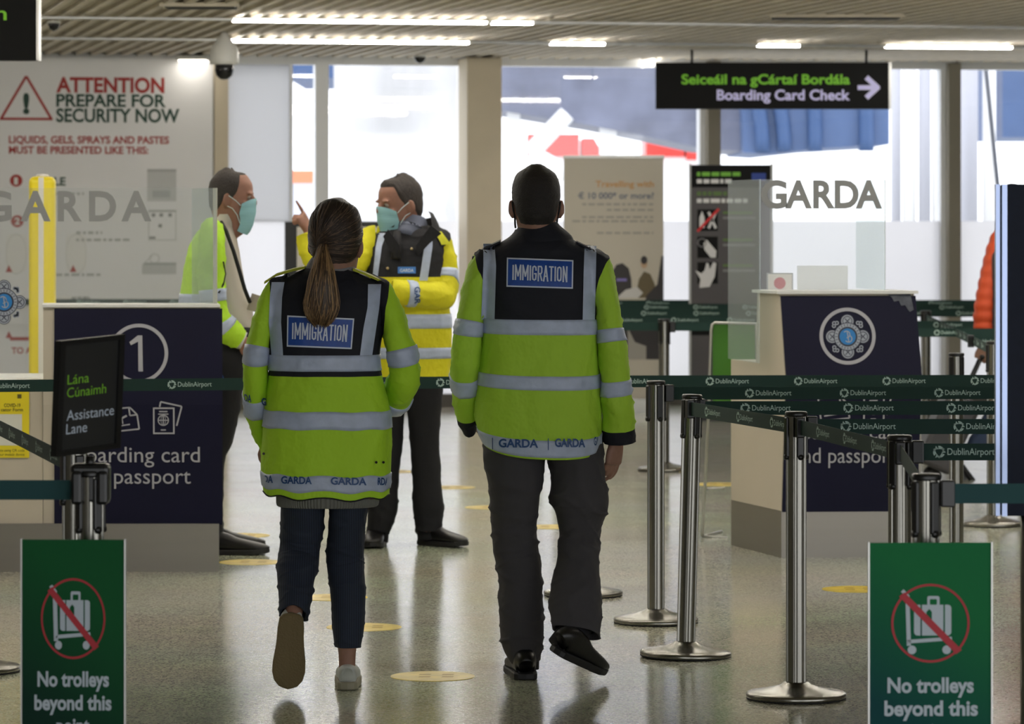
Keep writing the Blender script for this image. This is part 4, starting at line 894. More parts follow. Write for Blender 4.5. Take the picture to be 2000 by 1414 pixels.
def add_hand(mb, M, curl=(.35, .4, .45, .5), side=1, point=False, sc=1.):
    """wrist at the origin, fingers along +y, back of the hand +z, thumb towards +x*side"""
    M = M @ Matrix.Scale(sc, 4)
    Tube([(Vector((0, -.04, 0)), .026, .020, 2.2), (Vector((0, 0, 0)), .027, .019, 2.2), (Vector((side*.004, .03, -.001)), .036, .018, 2.3), (Vector((0, .06, 0)), .041, .016, 2.4), (Vector((0, .088, 0)), .040, .013, 2.4)], (1, 0, 0)).mesh(mb, 24, nt=14, M=M)
    for i, (x, L, r, y0) in enumerate(((.029, .072, .0092, .083), (.010, .080, .0096, .088), (-.010, .074, .0092, .085), (-.028, .060, .0082, .078))):
        x *= side; c = curl[i]; p = Vector((x, y0-.012, 0)); a = 0; pts = [p]; rr = [r]
        if point and i == 0: c = .06
        for q, seg in enumerate((.46, .30, .26)):
            a += c*(.9 if q == 0 else 1.15); p = p+Vector((x*.10, math.cos(a), -math.sin(a)))*(L*seg+(.012 if q == 0 else 0)); pts.append(p.copy()); rr.append(r*(1-.11*(q+1)))
        e = pts[-1]+(pts[-1]-pts[-2]).normalized()*.004; pts.append(e); rr.append(r*.35)
        mb.path([M @ q for q in pts], [q*sc for q in rr], 12)
    th = [Vector((side*.022, .012, -.006)), Vector((side*.042, .036, -.014)), Vector((side*.050, .064, -.022)), Vector((side*.048, .086, -.030)), Vector((side*.047, .090, -.032))]
    mb.path([M @ q for q in th], [.0135*sc, .0125*sc, .0105*sc, .0085*sc, .004*sc], 12)
def hand_M(wrist, fing, back):
    y = Vector(fing).normalized(); z = Vector(back); z = (z-y*z.dot(y)).normalized(); x = y.cross(z)
    return Matrix((( x.x, y.x, z.x, wrist[0]), (x.y, y.y, z.y, wrist[1]), (x.z, y.z, z.z, wrist[2]), (0, 0, 0, 1)))
def shoe(heel, toe, up, parent, L=.28, mats=(None, None), low=False, w=1., name='shoe'):
    """heel: ground point under the back of the heel, toe direction, up direction"""
    M = hand_M(heel, toe, up); k = L/.28
    ks = [(-.004, .020, .060), (.008, .031, .082), (.045, .035, .092), (.09, .036, .082), (.13, .039, .064), (.175, .044, .052), (.215, .045, .043), (.25, .038, .034), (.272, .024, .026), (.279, .008, .018)]
    if low: ks = [(a, b, min(h, .066-.05*max(0, a-.05))+.0) for a, b, h in ks]
    mb = MB(); Tube([(Vector((0, y*k, .016+h/2)), hw*w*k, h/2+.002, 2.5) for y, hw, h in ks], (1, 0, 0)).mesh(mb, 32, nt=40, M=M)
    o = mb.build(name, mats[0], parent)
    out = [(hw*w*k+.004, y*k) for y, hw, h in ks]; out[-1] = (.015*w*k, out[-1][1]); pts = [(x, y) for x, y in out]+[(-x, y) for x, y in out[::-1]]
    pts = [(0, -.012*k)]+pts[:10]+[(0, .2845*k)]+pts[10:]
    mb = MB(); H = .024 if low else .02
    vs = []; n = len(pts)
    for z, q in ((0, .96), (.004, 1.), (H, 1.), (H+.004, .95)):
        for x, y in pts: vs.append((x*q, .135*k+(y-.135*k)*q, z+(.0 if y < .2*k else (y-.2*k)*.10)))
    fs = [[j*n+i, j*n+(i+1) % n, (j+1)*n+(i+1) % n, (j+1)*n+i] for j in range(3) for i in range(n)]+[[i for i in range(n)][::-1], [3*n+i for i in range(n)]]
    mb.add(vs, fs, 0, False, M); mb.build('sole', mats[1], o)
    return o, M
def surf_at(mb, D):
    """pixel -> point on the outer surface of a mesh, lifted n towards the viewer"""
    bv = BVHTree.FromPolygons(mb.v, mb.f); o = Vector((0, 0, EYE)); last = [D]
    def f(x, y, n=0.):
        d = (P(x, y, D)-o).normalized(); h = bv.ray_cast(o, d)
        q = h[3] if h[0] is not None else last[0]; last[0] = q; return o+d*(q-.0025-n)
    return f
def sgrid(mb, at, fl, fr, ys, nx=6, mi=0, n=.0):
    """strip between the columns fl(y) and fr(y) over the rows ys, laid on a surface"""
    vs = [at(fl(y)+(fr(y)-fl(y))*i/nx, y, n) for y in ys for i in range(nx+1)]; k = nx+1
    mb.add(vs, [[j*k+i, j*k+i+1, (j+1)*k+i+1, (j+1)*k+i] for j in range(len(ys)-1) for i in range(nx)], mi, True)
def lerp(pts):
    def f(y):
        if y <= pts[0][0]: return pts[0][1]
        for (a, b), (c, d) in zip(pts, pts[1:]):
            if y <= c: return b+(d-b)*(y-a)/(c-a)
        return pts[-1][1]
    return f
def frange(a, b, n): return [a+(b-a)*i/n for i in range(n+1)]
def person(mb, loc, label, vox=.006, skin=None):
    me = remesh(mb, vox); me.transform(Matrix.Translation(-Vector(loc))); me.materials.clear(); me.materials.append(skin or M_skin)
    o = bpy.data.objects.new('person', me); C.objects.link(o); o.location = loc; return tag(o, label, 'person')
def slant(at, x0, s): return lambda x, y, n=0.: at(x, y+s*(x-x0), n)
def back_patch(jk, at, c, tx, parent):
    """blue patch with a white border: c = corners TL TR BR BL in pixels"""
    def bil(a, b): return tuple((1-b)*((1-a)*c[0][i]+a*c[1][i])+b*((1-a)*c[3][i]+a*c[2][i]) for i in (0, 1))
    A = lambda x, y, n=0.: at(*bil(x, y), n)
    mb = MB(); sgrid(mb, A, lambda y: -.0, lambda y: 1., frange(0, 1, 8), 14, 1, .001)
    sgrid(mb, A, lambda y: .02, lambda y: .98, frange(.05, .95, 8), 14, 0, .0022)
    o = mb.build('back_patch', [M_patch, M_patch_w], parent)
    W, H, x, h = 130., 58., tx[0]*130, 30.
    mb = MB(); d = Dec(mb, None, lambda X, Y, n=0.: A(X/W, Y/H, n)); y0 = tx[2]*H-h
    def strokes(w):
        o = [(w-1.6, .30), (w-2.2, .10), (w/2, .045), (2.2, .10), (1.6, .3), (1.6, .7), (2.2, .90), (w/2, .955), (w-2.2, .90), (w-1.6, .70)]
        return {'I': [[(w/2, 0), (w/2, 1)]], 'M': [[(1.6, 1), (1.6, 0)], [(w-1.6, 0), (w-1.6, 1)], [(1.6, 0), (w/2, .72), (w-1.6, 0)]], 'G': [o+[(w-1.6, .54), (w*.55, .54)]], 'O': [o+[o[0]]],
                'R': [[(1.6, 1), (1.6, .045), (w-3, .045), (w-1.6, .15), (w-1.6, .40), (w-3, .52), (1.6, .52)], [(w*.5, .52), (w-1.2, 1)]], 'A': [[(1, 1), (w/2, 0), (w-1, 1)], [(2.6, .68), (w-2.6, .68)]], 'T': [[(0, .045), (w, .045)], [(w/2, 0), (w/2, 1)]], 'N': [[(1.6, 1), (1.6, 0), (w-1.6, 1), (w-1.6, 0)]]}
    wd = {'I': 3.4, 'M': 13., 'T': 9.2}; ws = [wd.get(c_, 9.8) for c_ in 'IMMIGRATION']; gap = ((tx[1]-tx[0])*W-sum(ws))/10
    for i, c_ in enumerate('IMMIGRATION'):
        for pl_ in strokes(ws[i])[c_]:
            for j, (p, q) in enumerate(zip(pl_, pl_[1:])):
                dx, dy = q[0]-p[0], (q[1]-p[1])*h; L = math.hypot(dx, dy); e = 1.1/L if j or len(pl_) > 2 else 0
                d.line(x+p[0]-dx*e, y0+p[1]*h-dy*e, x+q[0]+dx*e, y0+q[1]*h+dy*e, 2.9, 0, .0045+.0003*j)
        x += ws[i]+gap
    mb.build('lettering', M_patch_w, o)

# ------------------------------------------------------------------ the man seen from behind, grey trousers
def build_man():
    D = 13.47; s = F/D
    def R(py, xl, xr, dy, ry, e=2.3): return (P((xl+xr)/2, py, D+dy), (xr-xl)/2/s, ry, e)
    hem = lambda u, t: Vector((0, 0, -.030*max(0, (t-6.2)/3.8)**1.5*(math.sin(2*PI*u) if 0 < u < .5 else .2*math.sin(2*PI*u))-.010*max(0, (t-6.2)/3.8)*math.cos(2*PI*u)))
    torso = Tube([R(448, 1008, 1096, .03, .085, 2.1), R(462, 994, 1112, .03, .10), R(474, 976, 1130, .025, .112), R(486, 958, 1148, .02, .12), R(500, 941, 1166, .02, .128, 2.3), R(520, 932, 1177, .01, .135, 2.4), R(562, 938, 1170, 0, .145, 2.5), R(640, 938, 1168, 0, .15, 2.5), R(722, 934, 1172, 0, .155, 2.5), R(795, 927, 1177, 0, .165, 2.4), R(838, 931, 1175, 0, .168, 2.4), R(868, 942, 1171, 0, .166, 2.4)],
                 disp=cloth(.009, 1.3, (6, 6, 4)), dz=hem, flat=True)
    sl = Tube([R(505, 950, 1000, .02, .05), R(512, 927, 985, .02, .085), R(540, 909, 966, .0, .092), R(590, 899, 953, -.02, .085), R(650, 885, 944, -.03, .08), R(720, 878, 939, -.01, .076), R(770, 882, 937, .04, .07), R(812, 893, 936, .09, .062), R(836, 902, 932, .12, .056)], disp=cloth(.010, 4.4, (10, 10, 11)))
    sr = Tube([R(505, 1105, 1160, .02, .05), R(514, 1128, 1186, .02, .085), R(545, 1142, 1199, .0, .092), R(600, 1160, 1211, -.02, .085), R(660, 1166, 1221, -.03, .08), R(720, 1170, 1230, -.03, .077), R(780, 1173, 1237, -.02, .073), R(830, 1175, 1240, .0, .07), R(861, 1176, 1243, .01, .068)], disp=cloth(.010, 7.7, (10, 10, 11)))
    # body core: hidden torso, arms, legs, head, hands
    core = MB(); torso.mesh(core, 32, nt=30, off=-.025, raw=True); sl.mesh(core, 20, nt=24, off=-.02, raw=True); sr.mesh(core, 20, nt=24, off=-.024, raw=True)
    HM = Matrix.Translation(P(1047, 464, D+.03)) @ Matrix.Rotation(.03, 4, 'Z'); add_head(core, HM, 1.02)
    hip = P(1058, 870, D)
    def leg(rows, sd): return Tube([R(*r) for r in rows], disp=cloth(.013, sd, (7, 7, 9)))
    L = leg([(800, 950, 1062, 0, .12), (868, 942, 1065, 0, .118), (930, 949, 1061, .0, .108), (1000, 957, 1051, .03, .092), (1060, 960, 1051, .05, .085), (1100, 968, 1055, .05, .083), (1150, 973, 1060, .03, .08), (1220, 976, 1062, .01, .08), (1262, 983, 1062, .0, .08), (1294, 1001, 1060, .0, .075)], 2.2)
    Rr = leg([(800, 1062, 1170, 0, .12), (868, 1064, 1176, 0, .118), (920, 1075, 1181, -.01, .108), (968, 1075, 1190, -.02, .1), (988, 1079, 1189, -.02, .098), (1015, 1086, 1180, -.02, .09), (1045, 1092, 1174, -.03, .085), (1085, 1089, 1171, -.06, .082), (1140, 1079, 1172, -.1, .08), (1190, 1073, 1174, -.14, .08), (1236, 1078, 1172, -.17, .078)], 5.1)
    Rr.dz = lambda u, t: Vector((0, 0, -.018*max(0, t-8)/2*math.cos(2*PI*u)))
    L.mesh(core, 20, nt=20, off=-.046, raw=True); Rr.mesh(core, 20, nt=20, off=-.046, raw=True)
    core.ball(P(1060, 820, D), (.16, .11, .10), 12)
    hm = hand_M(P(1203, 857, D+.03), (-.10, .10, -1), (.75, -.62, .1)); add_hand(core, hm, (.25, .30, .36, .42), -1, sc=1.02)
    hm2 = hand_M(P(924, 815, D+.16), (.35, .9, -.3), (-.8, -.3, .2)); add_hand(core, hm2, (.4, .5, .55, .6), 1)
    for p, q in ((P(1030, 1265, D), P(1029, 1308, D)), (P(1120, 1205, D-.16), P(1100, 1262, D-.14))): core.path([p, (p+q)/2, q], [.036, .034, .034], 14)
    man = person(core, (P(1040, 1325, D).x, D, 0), 'man walking away in a lime and navy jacket and grey trousers, seen from behind', .005)
    add_hair('hair', HM, man, hairline(.185, .095, .048), M_hair, .0065)
    for sx in (-1, 1):
        mb = MB(); mb.path([HM @ Vector((sx*.076, .012, .128)), HM @ Vector((sx*.083, -.022, .122)), HM @ Vector((sx*.080, -.030, .10)), HM @ Vector((sx*.074, -.016, .07)), HM @ Vector((sx*.072, .02, .045)), HM @ Vector((sx*.07, .05, .035))], .0035, 8); mb.build('mask_strap', M_rub, man)
    # jacket
    yk = torso.t_at(622); jm = MB()
    rows = [yk]; torso.mesh(jm, 120, rows, 110, mi=lambda t: 1 if t < yk else 0, lip=.25, cap0=True)
    cf = lambda u: .55*math.cos(2*PI*(u-.0))
    tl, tr = 2.1, 2.1
    sl.mesh(jm, 60, [tl, sl.t_at(806)], 90, mi=lambda t: 1 if t < tl or t > sl.t_at(806) else 0, lip=.2, warp=lambda u, t: t+.75*math.cos(2*PI*u)*max(0, 1-abs(t-tl)/2.4) if t > .1 else t)
    sr.mesh(jm, 60, [tr, sr.t_at(836)], 90, mi=lambda t: 1 if t < tr or t > sr.t_at(836) else 0, lip=.2, warp=lambda u, t: t-.75*math.cos(2*PI*u)*max(0, 1-abs(t-tr)/2.4) if t > .1 else t)
    jk = jm.build('jacket', [M_lime2, M_jnavy], man); at = surf_at(jm, D)
    cb = Tube([R(438, 1011, 1088, .03, .078), R(446, 1006, 1095, .03, .086), R(466, 988, 1117, .03, .108), R(476, 984, 1122, .03, .116)]); mb = MB(); cb.mesh(mb, 44, nt=12, cap0=False, cap1=False, lip=.1); mb.build('collar', M_jnavy, jk)
    cb = Tube([R(424, 1019, 1083, .03, .073), R(434, 1016, 1086, .03, .076), R(448, 1012, 1090, .03, .08)]); mb = MB(); cb.mesh(mb, 40, nt=6, cap0=False, cap1=False); mb.build('shirt_collar', mat('shirt_pale_blue', '#a4b0bc', .8), man)
    def tband(a, b, nm='reflective_band'):
        mb = MB(); torso.patch(mb, 0, 1, torso.t_at(a), torso.t_at(b), 120, 5, .0035); return mb.build(nm, M_refl, jk)
    tband(621, 650); tband(725, 752)
    hb = tband(838, 865)
    for T, a, b in ((sl, 628, 654), (sl, 730, 755), (sr, 644, 668), (sr, 742, 768)):
        mb = MB(); T.patch(mb, 0, 1, T.t_at(a), T.t_at(b), 60, 5, .0035); mb.build('reflective_band', M_refl, jk)
    for fl, fr, y0, y1 in ((lerp([(480, 944), (520, 944), (620, 940)]), lerp([(480, 966), (520, 969), (620, 966)]), 476, 624), (lerp([(478, 1142), (530, 1140), (625, 1138)]), lerp([(478, 1165), (530, 1164), (625, 1162)]), 480, 627)):
        mb = MB(); sgrid(mb, at, fl, fr, frange(y0, y1, 24), 5, 0, .0008); mb.build('reflective_band', M_refl, jk)
    back_patch(jk, at, ((990, 503), (1120, 508), (1119, 564), (989, 560)), (.085, .915, .76, .53), jk)
    bat = surf_at(MB().add(jm.v, jm.f), D); sq = slant(bat, 970, .004)
    mb = MB(); d = Dec(mb, None, slant(bat, 973, .012)); d.text('GARDA', 974, 1051, 873, 16, 0, .006, .03); d.text('GARDA', 1084, 1143, 871, 16, 0, .006, .03); d.text('GA', 1160, 1170, 867, 16, 0, .006, .03)
    for x in (962, 1071): d.line(x, 855, x, 878, 1.6, 0, .006)
    mb.build('lettering', M_reflk, hb)
    for pts in (((922, 507), (945, 489), (978, 474)), ((1183, 512), (1160, 492), (1126, 476))):            # shoulder straps
        q = [P(x, y, D+.0) for x, y in pts]; mb = MB(); n3 = []
        for p in q: n3.append([p+Vector((0, -.03, .0)), p+Vector((0, .03, .004)), p+Vector((0, .03, .011)), p+Vector((0, -.03, .007))])
        mb.add([v for r in n3 for v in r], [[i*4+j, i*4+(j+1) % 4, i*4+4+(j+1) % 4, i*4+4+j] for i in (0, 1) for j in range(4)]+[[0, 1, 2, 3], [8, 9, 10, 11]]); mb.build('shoulder_strap', M_jnavy, jk)
    # trousers, shoes
    tm = MB(); L.mesh(tm, 64, nt=130, lip=.3); Rr.mesh(tm, 64, nt=130, lip=.3); tm.ball(P(1060, 838, D), (.19, .13, .10), 16)
    tr = tm.build('trousers', M_grey_tr, man)
    sock([P(1030, 1270, D), P(1029, 1306, D)], .042, man); sock([P(1126, 1196, D-.15), P(1125, 1225, D-.165), P(1120, 1238, D-.17), P(1097, 1268, D-.19)], .056, man)
    h = P(1027, 1325, D-.09); h.z = .0
    shoe((h.x, D-.085, .001), (-.10, 1, 0), (0, 0, 1), man, .29, (M_shoe_k, M_sole_k), w=1.12)
    hl = P(1078, 1270, D-.30); to = P(1171, 1309, D-.11)
    dv = (to-hl).normalized(); shoe(tuple(P(1083, 1276, D-.28)), tuple((P(1166, 1313, D-.10)-P(1083, 1276, D-.28)).normalized()), (.30, -.25, 1), man, .27, (M_shoe_k, M_sole_k), w=1.1)
    return man
build_man()
#PART5
# ------------------------------------------------------------------ the woman with the ponytail
def build_woman():
    D = 13.15; s = F/D
    def R(py, xl, xr, dy, ry, e=2.3): return (P((xl+xr)/2, py, D+dy), (xr-xl)/2/s, ry, e)
    def dz(u, t):
        w = max(0, (t-6)/4); su = math.sin(2*PI*u)
        return Vector((0, 0, w*w*(-.010*(1+.6*math.cos(2*PI*u))+.006*math.sin(9*2*PI*u)*(.5+.5*su)-.012*su)))
    torso = Tube([R(524, 596, 690, .02, .075, 2.1), R(534, 576, 704, .02, .092), R(545, 552, 728, .02, .105), R(556, 535, 748, .015, .115), R(572, 524, 762, .01, .124, 2.4), R(600, 521, 757, 0, .132, 2.5), R(690, 523, 743, 0, .135, 2.5), R(735, 524, 748, 0, .135, 2.5), R(800, 516, 762, 0, .145, 2.5), R(900, 508, 765, 0, .158, 2.4), R(958, 514, 762, 0, .160, 2.4)],
                 disp=cloth(.009, 11.3, (6, 6, 4)), dz=dz, flat=True)
    sl = Tube([R(556, 545, 590, .02, .05), R(562, 528, 572, .02, .075), R(590, 506, 556, .0, .082), R(640, 490, 535, -.02, .076), R(690, 478, 525, -.03, .072), R(740, 474, 524, -.01, .07), R(790, 479, 524, .04, .064), R(835, 492, 524, .10, .055), R(872, 508, 532, .15, .048)], disp=cloth(.010, 14.4, (10, 10, 11)))
    sr = Tube([R(562, 695, 742, .02, .05), R(570, 716, 764, .02, .075), R(600, 733, 783, .0, .082), R(650, 747, 802, -.02, .078), R(700, 757, 816, -.02, .076), R(735, 760, 821, .0, .074), R(762, 752, 812, .06, .066), R(782, 742, 795, .13, .056), R(790, 735, 780, .18, .05)], disp=cloth(.010, 17.7, (10, 10, 11)))
    core = MB(); torso.mesh(core, 32, nt=30, off=-.025, raw=True); sl.mesh(core, 20, nt=24, off=-.02, raw=True); sr.mesh(core, 20, nt=24, off=-.02, raw=True)
    HM = Matrix.Translation(P(657, 541, D+.03)) @ Matrix.Rotation(-.22, 4, 'Z') @ Matrix.Rotation(.03, 4, 'Y'); add_head(core, HM, .97)
    def leg(rows, sd): return Tube([R(*r) for r in rows], disp=cloth(.009, sd, (7, 7, 12)))
    L = leg([(930, 545, 650, 0, .11), (985, 546, 637, 0, .102), (1040, 548, 633, .02, .092), (1070, 549, 626, .02, .085), (1100, 541, 622, .0, .08), (1125, 540, 616, -.05, .076), (1150, 541, 612, -.09, .07), (1178, 544, 606, -.13, .062), (1196, 545, 602, -.15, .058)], 12.2)
    L.dz = lambda u, t: Vector((0, 0, -.014*max(0, t-6)/2*abs(math.cos(2*PI*u))**1.5))
    Rr = leg([(930, 632, 735, 0, .11), (985, 640, 720, 0, .10), (1040, 640, 714, .02, .09), (1080, 638, 712, .03, .08), (1100, 638, 713, .03, .078), (1130, 643, 715, .02, .076), (1190, 648, 714, .0, .07), (1230, 649, 711, -.01, .066), (1262, 651, 708, -.01, .064)], 15.1)
    L.mesh(core, 20, nt=20, off=-.022, raw=True); Rr.mesh(core, 20, nt=20, off=-.022, raw=True); core.ball(P(640, 905, D), (.13, .10, .09), 12)
    core.path([P(678, 1235, D), P(678, 1275, D), P(678, 1300, D), P(679, 1328, D-.02)], [.040, .030, .028, .034], 16)
    core.path([P(575, 1165, D-.1), P(574, 1188, D-.15), P(571, 1210, D-.18), P(568, 1235, D-.18)], [.040, .031, .029, .033], 16)
    for wpt, f in ((P(520, 868, D+.17), (.4, .4, -.8)), (P(742, 790, D+.19), (-.6, .5, -.4))): add_hand(core, hand_M(wpt, f, (0, -1, 0)), (.4, .5, .5, .5), 1, sc=.86)
    wo = person(core, (P(680, 1345, D).x, D, 0), 'woman with a ponytail walking away in a lime and navy jacket, one white shoe lifted', .005)
    # hair: cap gathered into a tied tail
    cap = Tube([R(400, 652, 661, .03, .008, 2), R(401.5, 632, 682, .025, .04, 2), R(407, 620, 693, .02, .07, 2.1), R(418, 611, 702, .015, .09, 2.1), R(438, 604, 707, .01, .104, 2.1), R(462, 602, 708, .008, .105, 2.1), R(480, 603, 703, .01, .098, 2.1), R(494, 608, 697, .02, .086, 2.1), R(506, 614, 690, .03, .07, 2.1), R(515, 622, 682, .04, .05, 2.)],
               disp=lambda p, u, t: .0015*noise.noise(p*60))
    mb = MB(); cap.mesh(mb, 56, nt=50)
    rnd = random.Random(3); tie = P(632, 480, D-.105)
    hair = mb.build('hair', mat('woman_hair', '#2b2018', .55, nz=(40, .35), stretch=(3, 3, .6)), wo)
    mb = MB()
    for i in range(260):                                            # strands combed towards the tie
        u = rnd.uniform(-.12, .62); t0 = rnd.uniform(1.2, 7.6); a0 = cap.P(u, t0, .001); ut, tt = .36, 5.95; pts = []
        for k in range(9):
            q = k/8; e = q*q*(3-2*q); pts.append(cap.P(u+(ut-u)*e, t0+(tt-t0)*q, .0012))
        pts.append(tie+Vector((rnd.uniform(-.006, .006), .01, rnd.uniform(-.006, .006)))); mb.path(pts, [.0009+.0007*(1-abs(k/4.5-1)) for k in range(10)], 4, rnd.choice((0, 0, 1, 1, 2)))
    cols = [mat('strand_dark', '#2a1f18', .5), mat('strand_mid', '#46362a', .5), mat('strand_light', '#6a5440', .5)]
    mb.build('combed_strands', cols, hair)
    mb = MB(); mb.lathe([(.011, -.008), (.016, -.006), (.017, .004), (.012, .008)], 20, 0, Matrix.Translation(tie+Vector((0, -.008, -.004))) @ Matrix.Rotation(.5, 4, 'X')); mb.build('hair_tie', M_rub, hair)
    tail = Tube([(tie+Vector((0, .0, .0)), .012, .012), (P(630, 494, D-.135), .020, .016), (P(630, 530, D-.165), .038, .022), (P(629, 565, D-.175), .050, .024), (P(628, 595, D-.172), .057, .024), (P(627, 618, D-.17), .046, .018), (P(625, 634, D-.168), .016, .008)], disp=lambda p, u, t: .003*noise.noise(Vector((p.x*160, p.y*60, p.z*5))))
    mb = MB(); tail.mesh(mb, 40, nt=40); tl = mb.build('ponytail', mat('tail_hair', '#4a3826', .5, nz=(60, .4), stretch=(8, 8, .5)), hair)
    mb = MB()
    for i in range(300):
        u = rnd.random(); w = rnd.uniform(.75, 1.06); e = rnd.uniform(5.1, 6.0); j = rnd.uniform(-.02, .02); pts = []
        for k in range(10):
            t = .25+(e-.25)*k/9; c = tail.get(t)[0]; p = tail.P(u+j*k, t, .0006); pts.append(c+(p-c)*w+Vector((0, 0, -.014*(k/9)**3*rnd.random())))
        mb.path(pts, [.0016]*8+[.0012, .0005], 4, rnd.choice((0, 1, 1, 2, 2)))
    mb.build('loose_strands', [mat('tail_dark', '#3a2a1c', .5), mat('tail_mid', '#6b5238', .45), mat('tail_light', '#957650', .45)], tl)
    mb = MB(); mb.path([P(694, 468, D+.03), P(696, 485, D+.01), P(693, 500, D+.03), P(688, 512, D+.06)], .004, 8); mb.build('mask_strap', M_rub, wo)
    # jacket
    yk = torso.t_at(732); jm = MB(); torso.mesh(jm, 120, [yk], 110, mi=lambda t: 1 if t < yk else 0, lip=.2)
    tl_, tr_ = 2.0, 2.0
    sl.mesh(jm, 60, [tl_], 90, mi=lambda t: 1 if t < tl_ else 0, lip=.2, warp=lambda u, t: t+1.0*math.cos(2*PI*u)*max(0, 1-abs(t-tl_)/2.6) if t > .1 else t)
    sr.mesh(jm, 60, [tr_], 90, mi=lambda t: 1 if t < tr_ else 0, lip=.2, warp=lambda u, t: t-1.0*math.cos(2*PI*u)*max(0, 1-abs(t-tr_)/2.6) if t > .1 else t)
    jk = jm.build('jacket', [M_lime, M_jnavy], wo); at = surf_at(jm, D)
    hr = MB(); torso.patch(hr, 0, 1, torso.n-.07, torso.n-.001, 72, 2, .003); hr.build('hem_binding', M_jblack, jk)
    def tband(a, b):
        mb = MB(); torso.patch(mb, 0, 1, torso.t_at(a), torso.t_at(b), 120, 5, .0035); return mb.build('reflective_band', M_refl, jk)
    tband(692, 722); tband(797, 832); hb = tband(917, 945); lowb = []
    for T, a, b, txt in ((sl, 676, 708, 0), (sl, 766, 798, 1), (sr, 680, 708, 0), (sr, 768, 782, 0)):
        mb = MB(); T.patch(mb, 0, 1, T.t_at(a), T.t_at(b), 60, 5, .0035); o = mb.build('reflective_band', M_refl, jk)
        if txt: lowb.append(o)
    for fl, fr, y0, y1 in ((lerp([(548, 531), (580, 527), (630, 525), (694, 530)]), lerp([(548, 556), (580, 551), (630, 549), (694, 553)]), 551, 695), (lerp([(550, 719), (600, 718), (640, 710), (694, 703)]), lerp([(550, 745), (600, 741), (640, 735), (694, 727)]), 555, 697)):
        mb = MB(); sgrid(mb, at, fl, fr, frange(y0, y1, 24), 5, 0, .0008); mb.build('reflective_band', M_refl, jk)
    back_patch(jk, at, ((561, 616), (692, 622), (687, 682), (560, 677)), (.075, .915, .75, .52), jk)
    mb = MB(); d = Dec(mb, None, slant(at, 550, .02)); d.text('DA', 514, 533, 943, 14, 0, .006, .03); d.text('GARDA', 549, 609, 944, 14, 0, .006, .03); d.text('GARDA', 646, 716, 944, 14, 0, .006, .03); d.text('RDA', 738, 760, 943, 14, 0, .006, .03); mb.build('lettering', M_reflk, hb)
    mb = MB(); d = Dec(mb, None, slant(at, 480, .12)); d.text('DA', 477, 491, 784, 14, 0, .006, .03); d.text('G', 511, 520, 787, 14, 0, .006, .03); mb.build('lettering', M_reflk, lowb[0])
    for pts in (((517, 556), (540, 541), (572, 531), (596, 526)), ((765, 564), (742, 551), (712, 538), (690, 530))):
        q = [P(x, y, D-.005) for x, y in pts]; mb = MB(); v = []
        for i, p in enumerate(q): w = .028; v += [p+Vector((0, -w, .002)), p+Vector((0, w, .006)), p+Vector((0, w, .013)), p+Vector((0, -w, .010))]
        n = len(q); mb.add(v, [[i*4+j, i*4+(j+1) % 4, i*4+4+(j+1) % 4, i*4+4+j] for i in range(n-1) for j in range(4)]+[[0, 1, 2, 3], [n*4-4, n*4-3, n*4-2, n*4-1]]); mb.build('shoulder_strap', mat('strap_yellow', '#a8ad22', .7), jk)
    mb = MB()
    for x, y in ((515, 886), (735, 903), (749, 903)): Dec(mb, None, at).disc(x, y, 2.6, 0, .003, 12)
    mb.build('snap_button', M_jblack, jk)
    cb = Tube([R(502, 613, 688, .03, .066), R(510, 607, 692, .03, .072), R(522, 599, 697, .03, .084), R(534, 592, 702, .03, .092)]); mb = MB(); cb.mesh(mb, 40, nt=8, cap0=False, cap1=False); mb.build('shirt_collar', mat('shirt_grey', '#77777a', .85, bump=(200, .2)), wo)
    # sweater hem, trousers, shoes
    sw = Tube([R(930, 536, 744, 0, .138, 2.4), R(960, 540, 740, 0, .142, 2.4), R(983, 541, 739, 0, .142, 2.4), R(988, 545, 735, 0, .138, 2.4)], disp=lambda p, u, t: .0022*math.sin(u*2*PI*110)); mb = MB(); sw.mesh(mb, 660, nt=8, cap0=False, cap1=True); mb.build('sweater', mat('sweater_grey', '#6f6f68', .9), wo)
    tm = MB(); L.mesh(tm, 64, nt=130, lip=.35); Rr.mesh(tm, 64, nt=130, lip=.3); tm.ball(P(638, 925, D), (.165, .12, .10), 16); tm.build('trousers', M_navy_tr, wo)
    W = mat('shoe_white', '#b9bcb6', .6, bump=(80, .1)); S = mat('sole_pale', '#8b8672', .6); S2 = mat('sole_gum', '#6b5c3c', .7, bump=(150, .3))
    o, M = shoe((P(680, 1345, D).x, D-.055, .001), (-.03, 1, 0), (0, 0, 1), wo, .25, (W, S), True, 1.05)
    o, M = shoe(tuple(P(569, 1204, D-.235)), (-.055, .10, -1), (-.03, 1, .12), wo, .245, (W, S2), True, 1.3)
    mb = MB(); add = MB()
    return wo
build_woman()

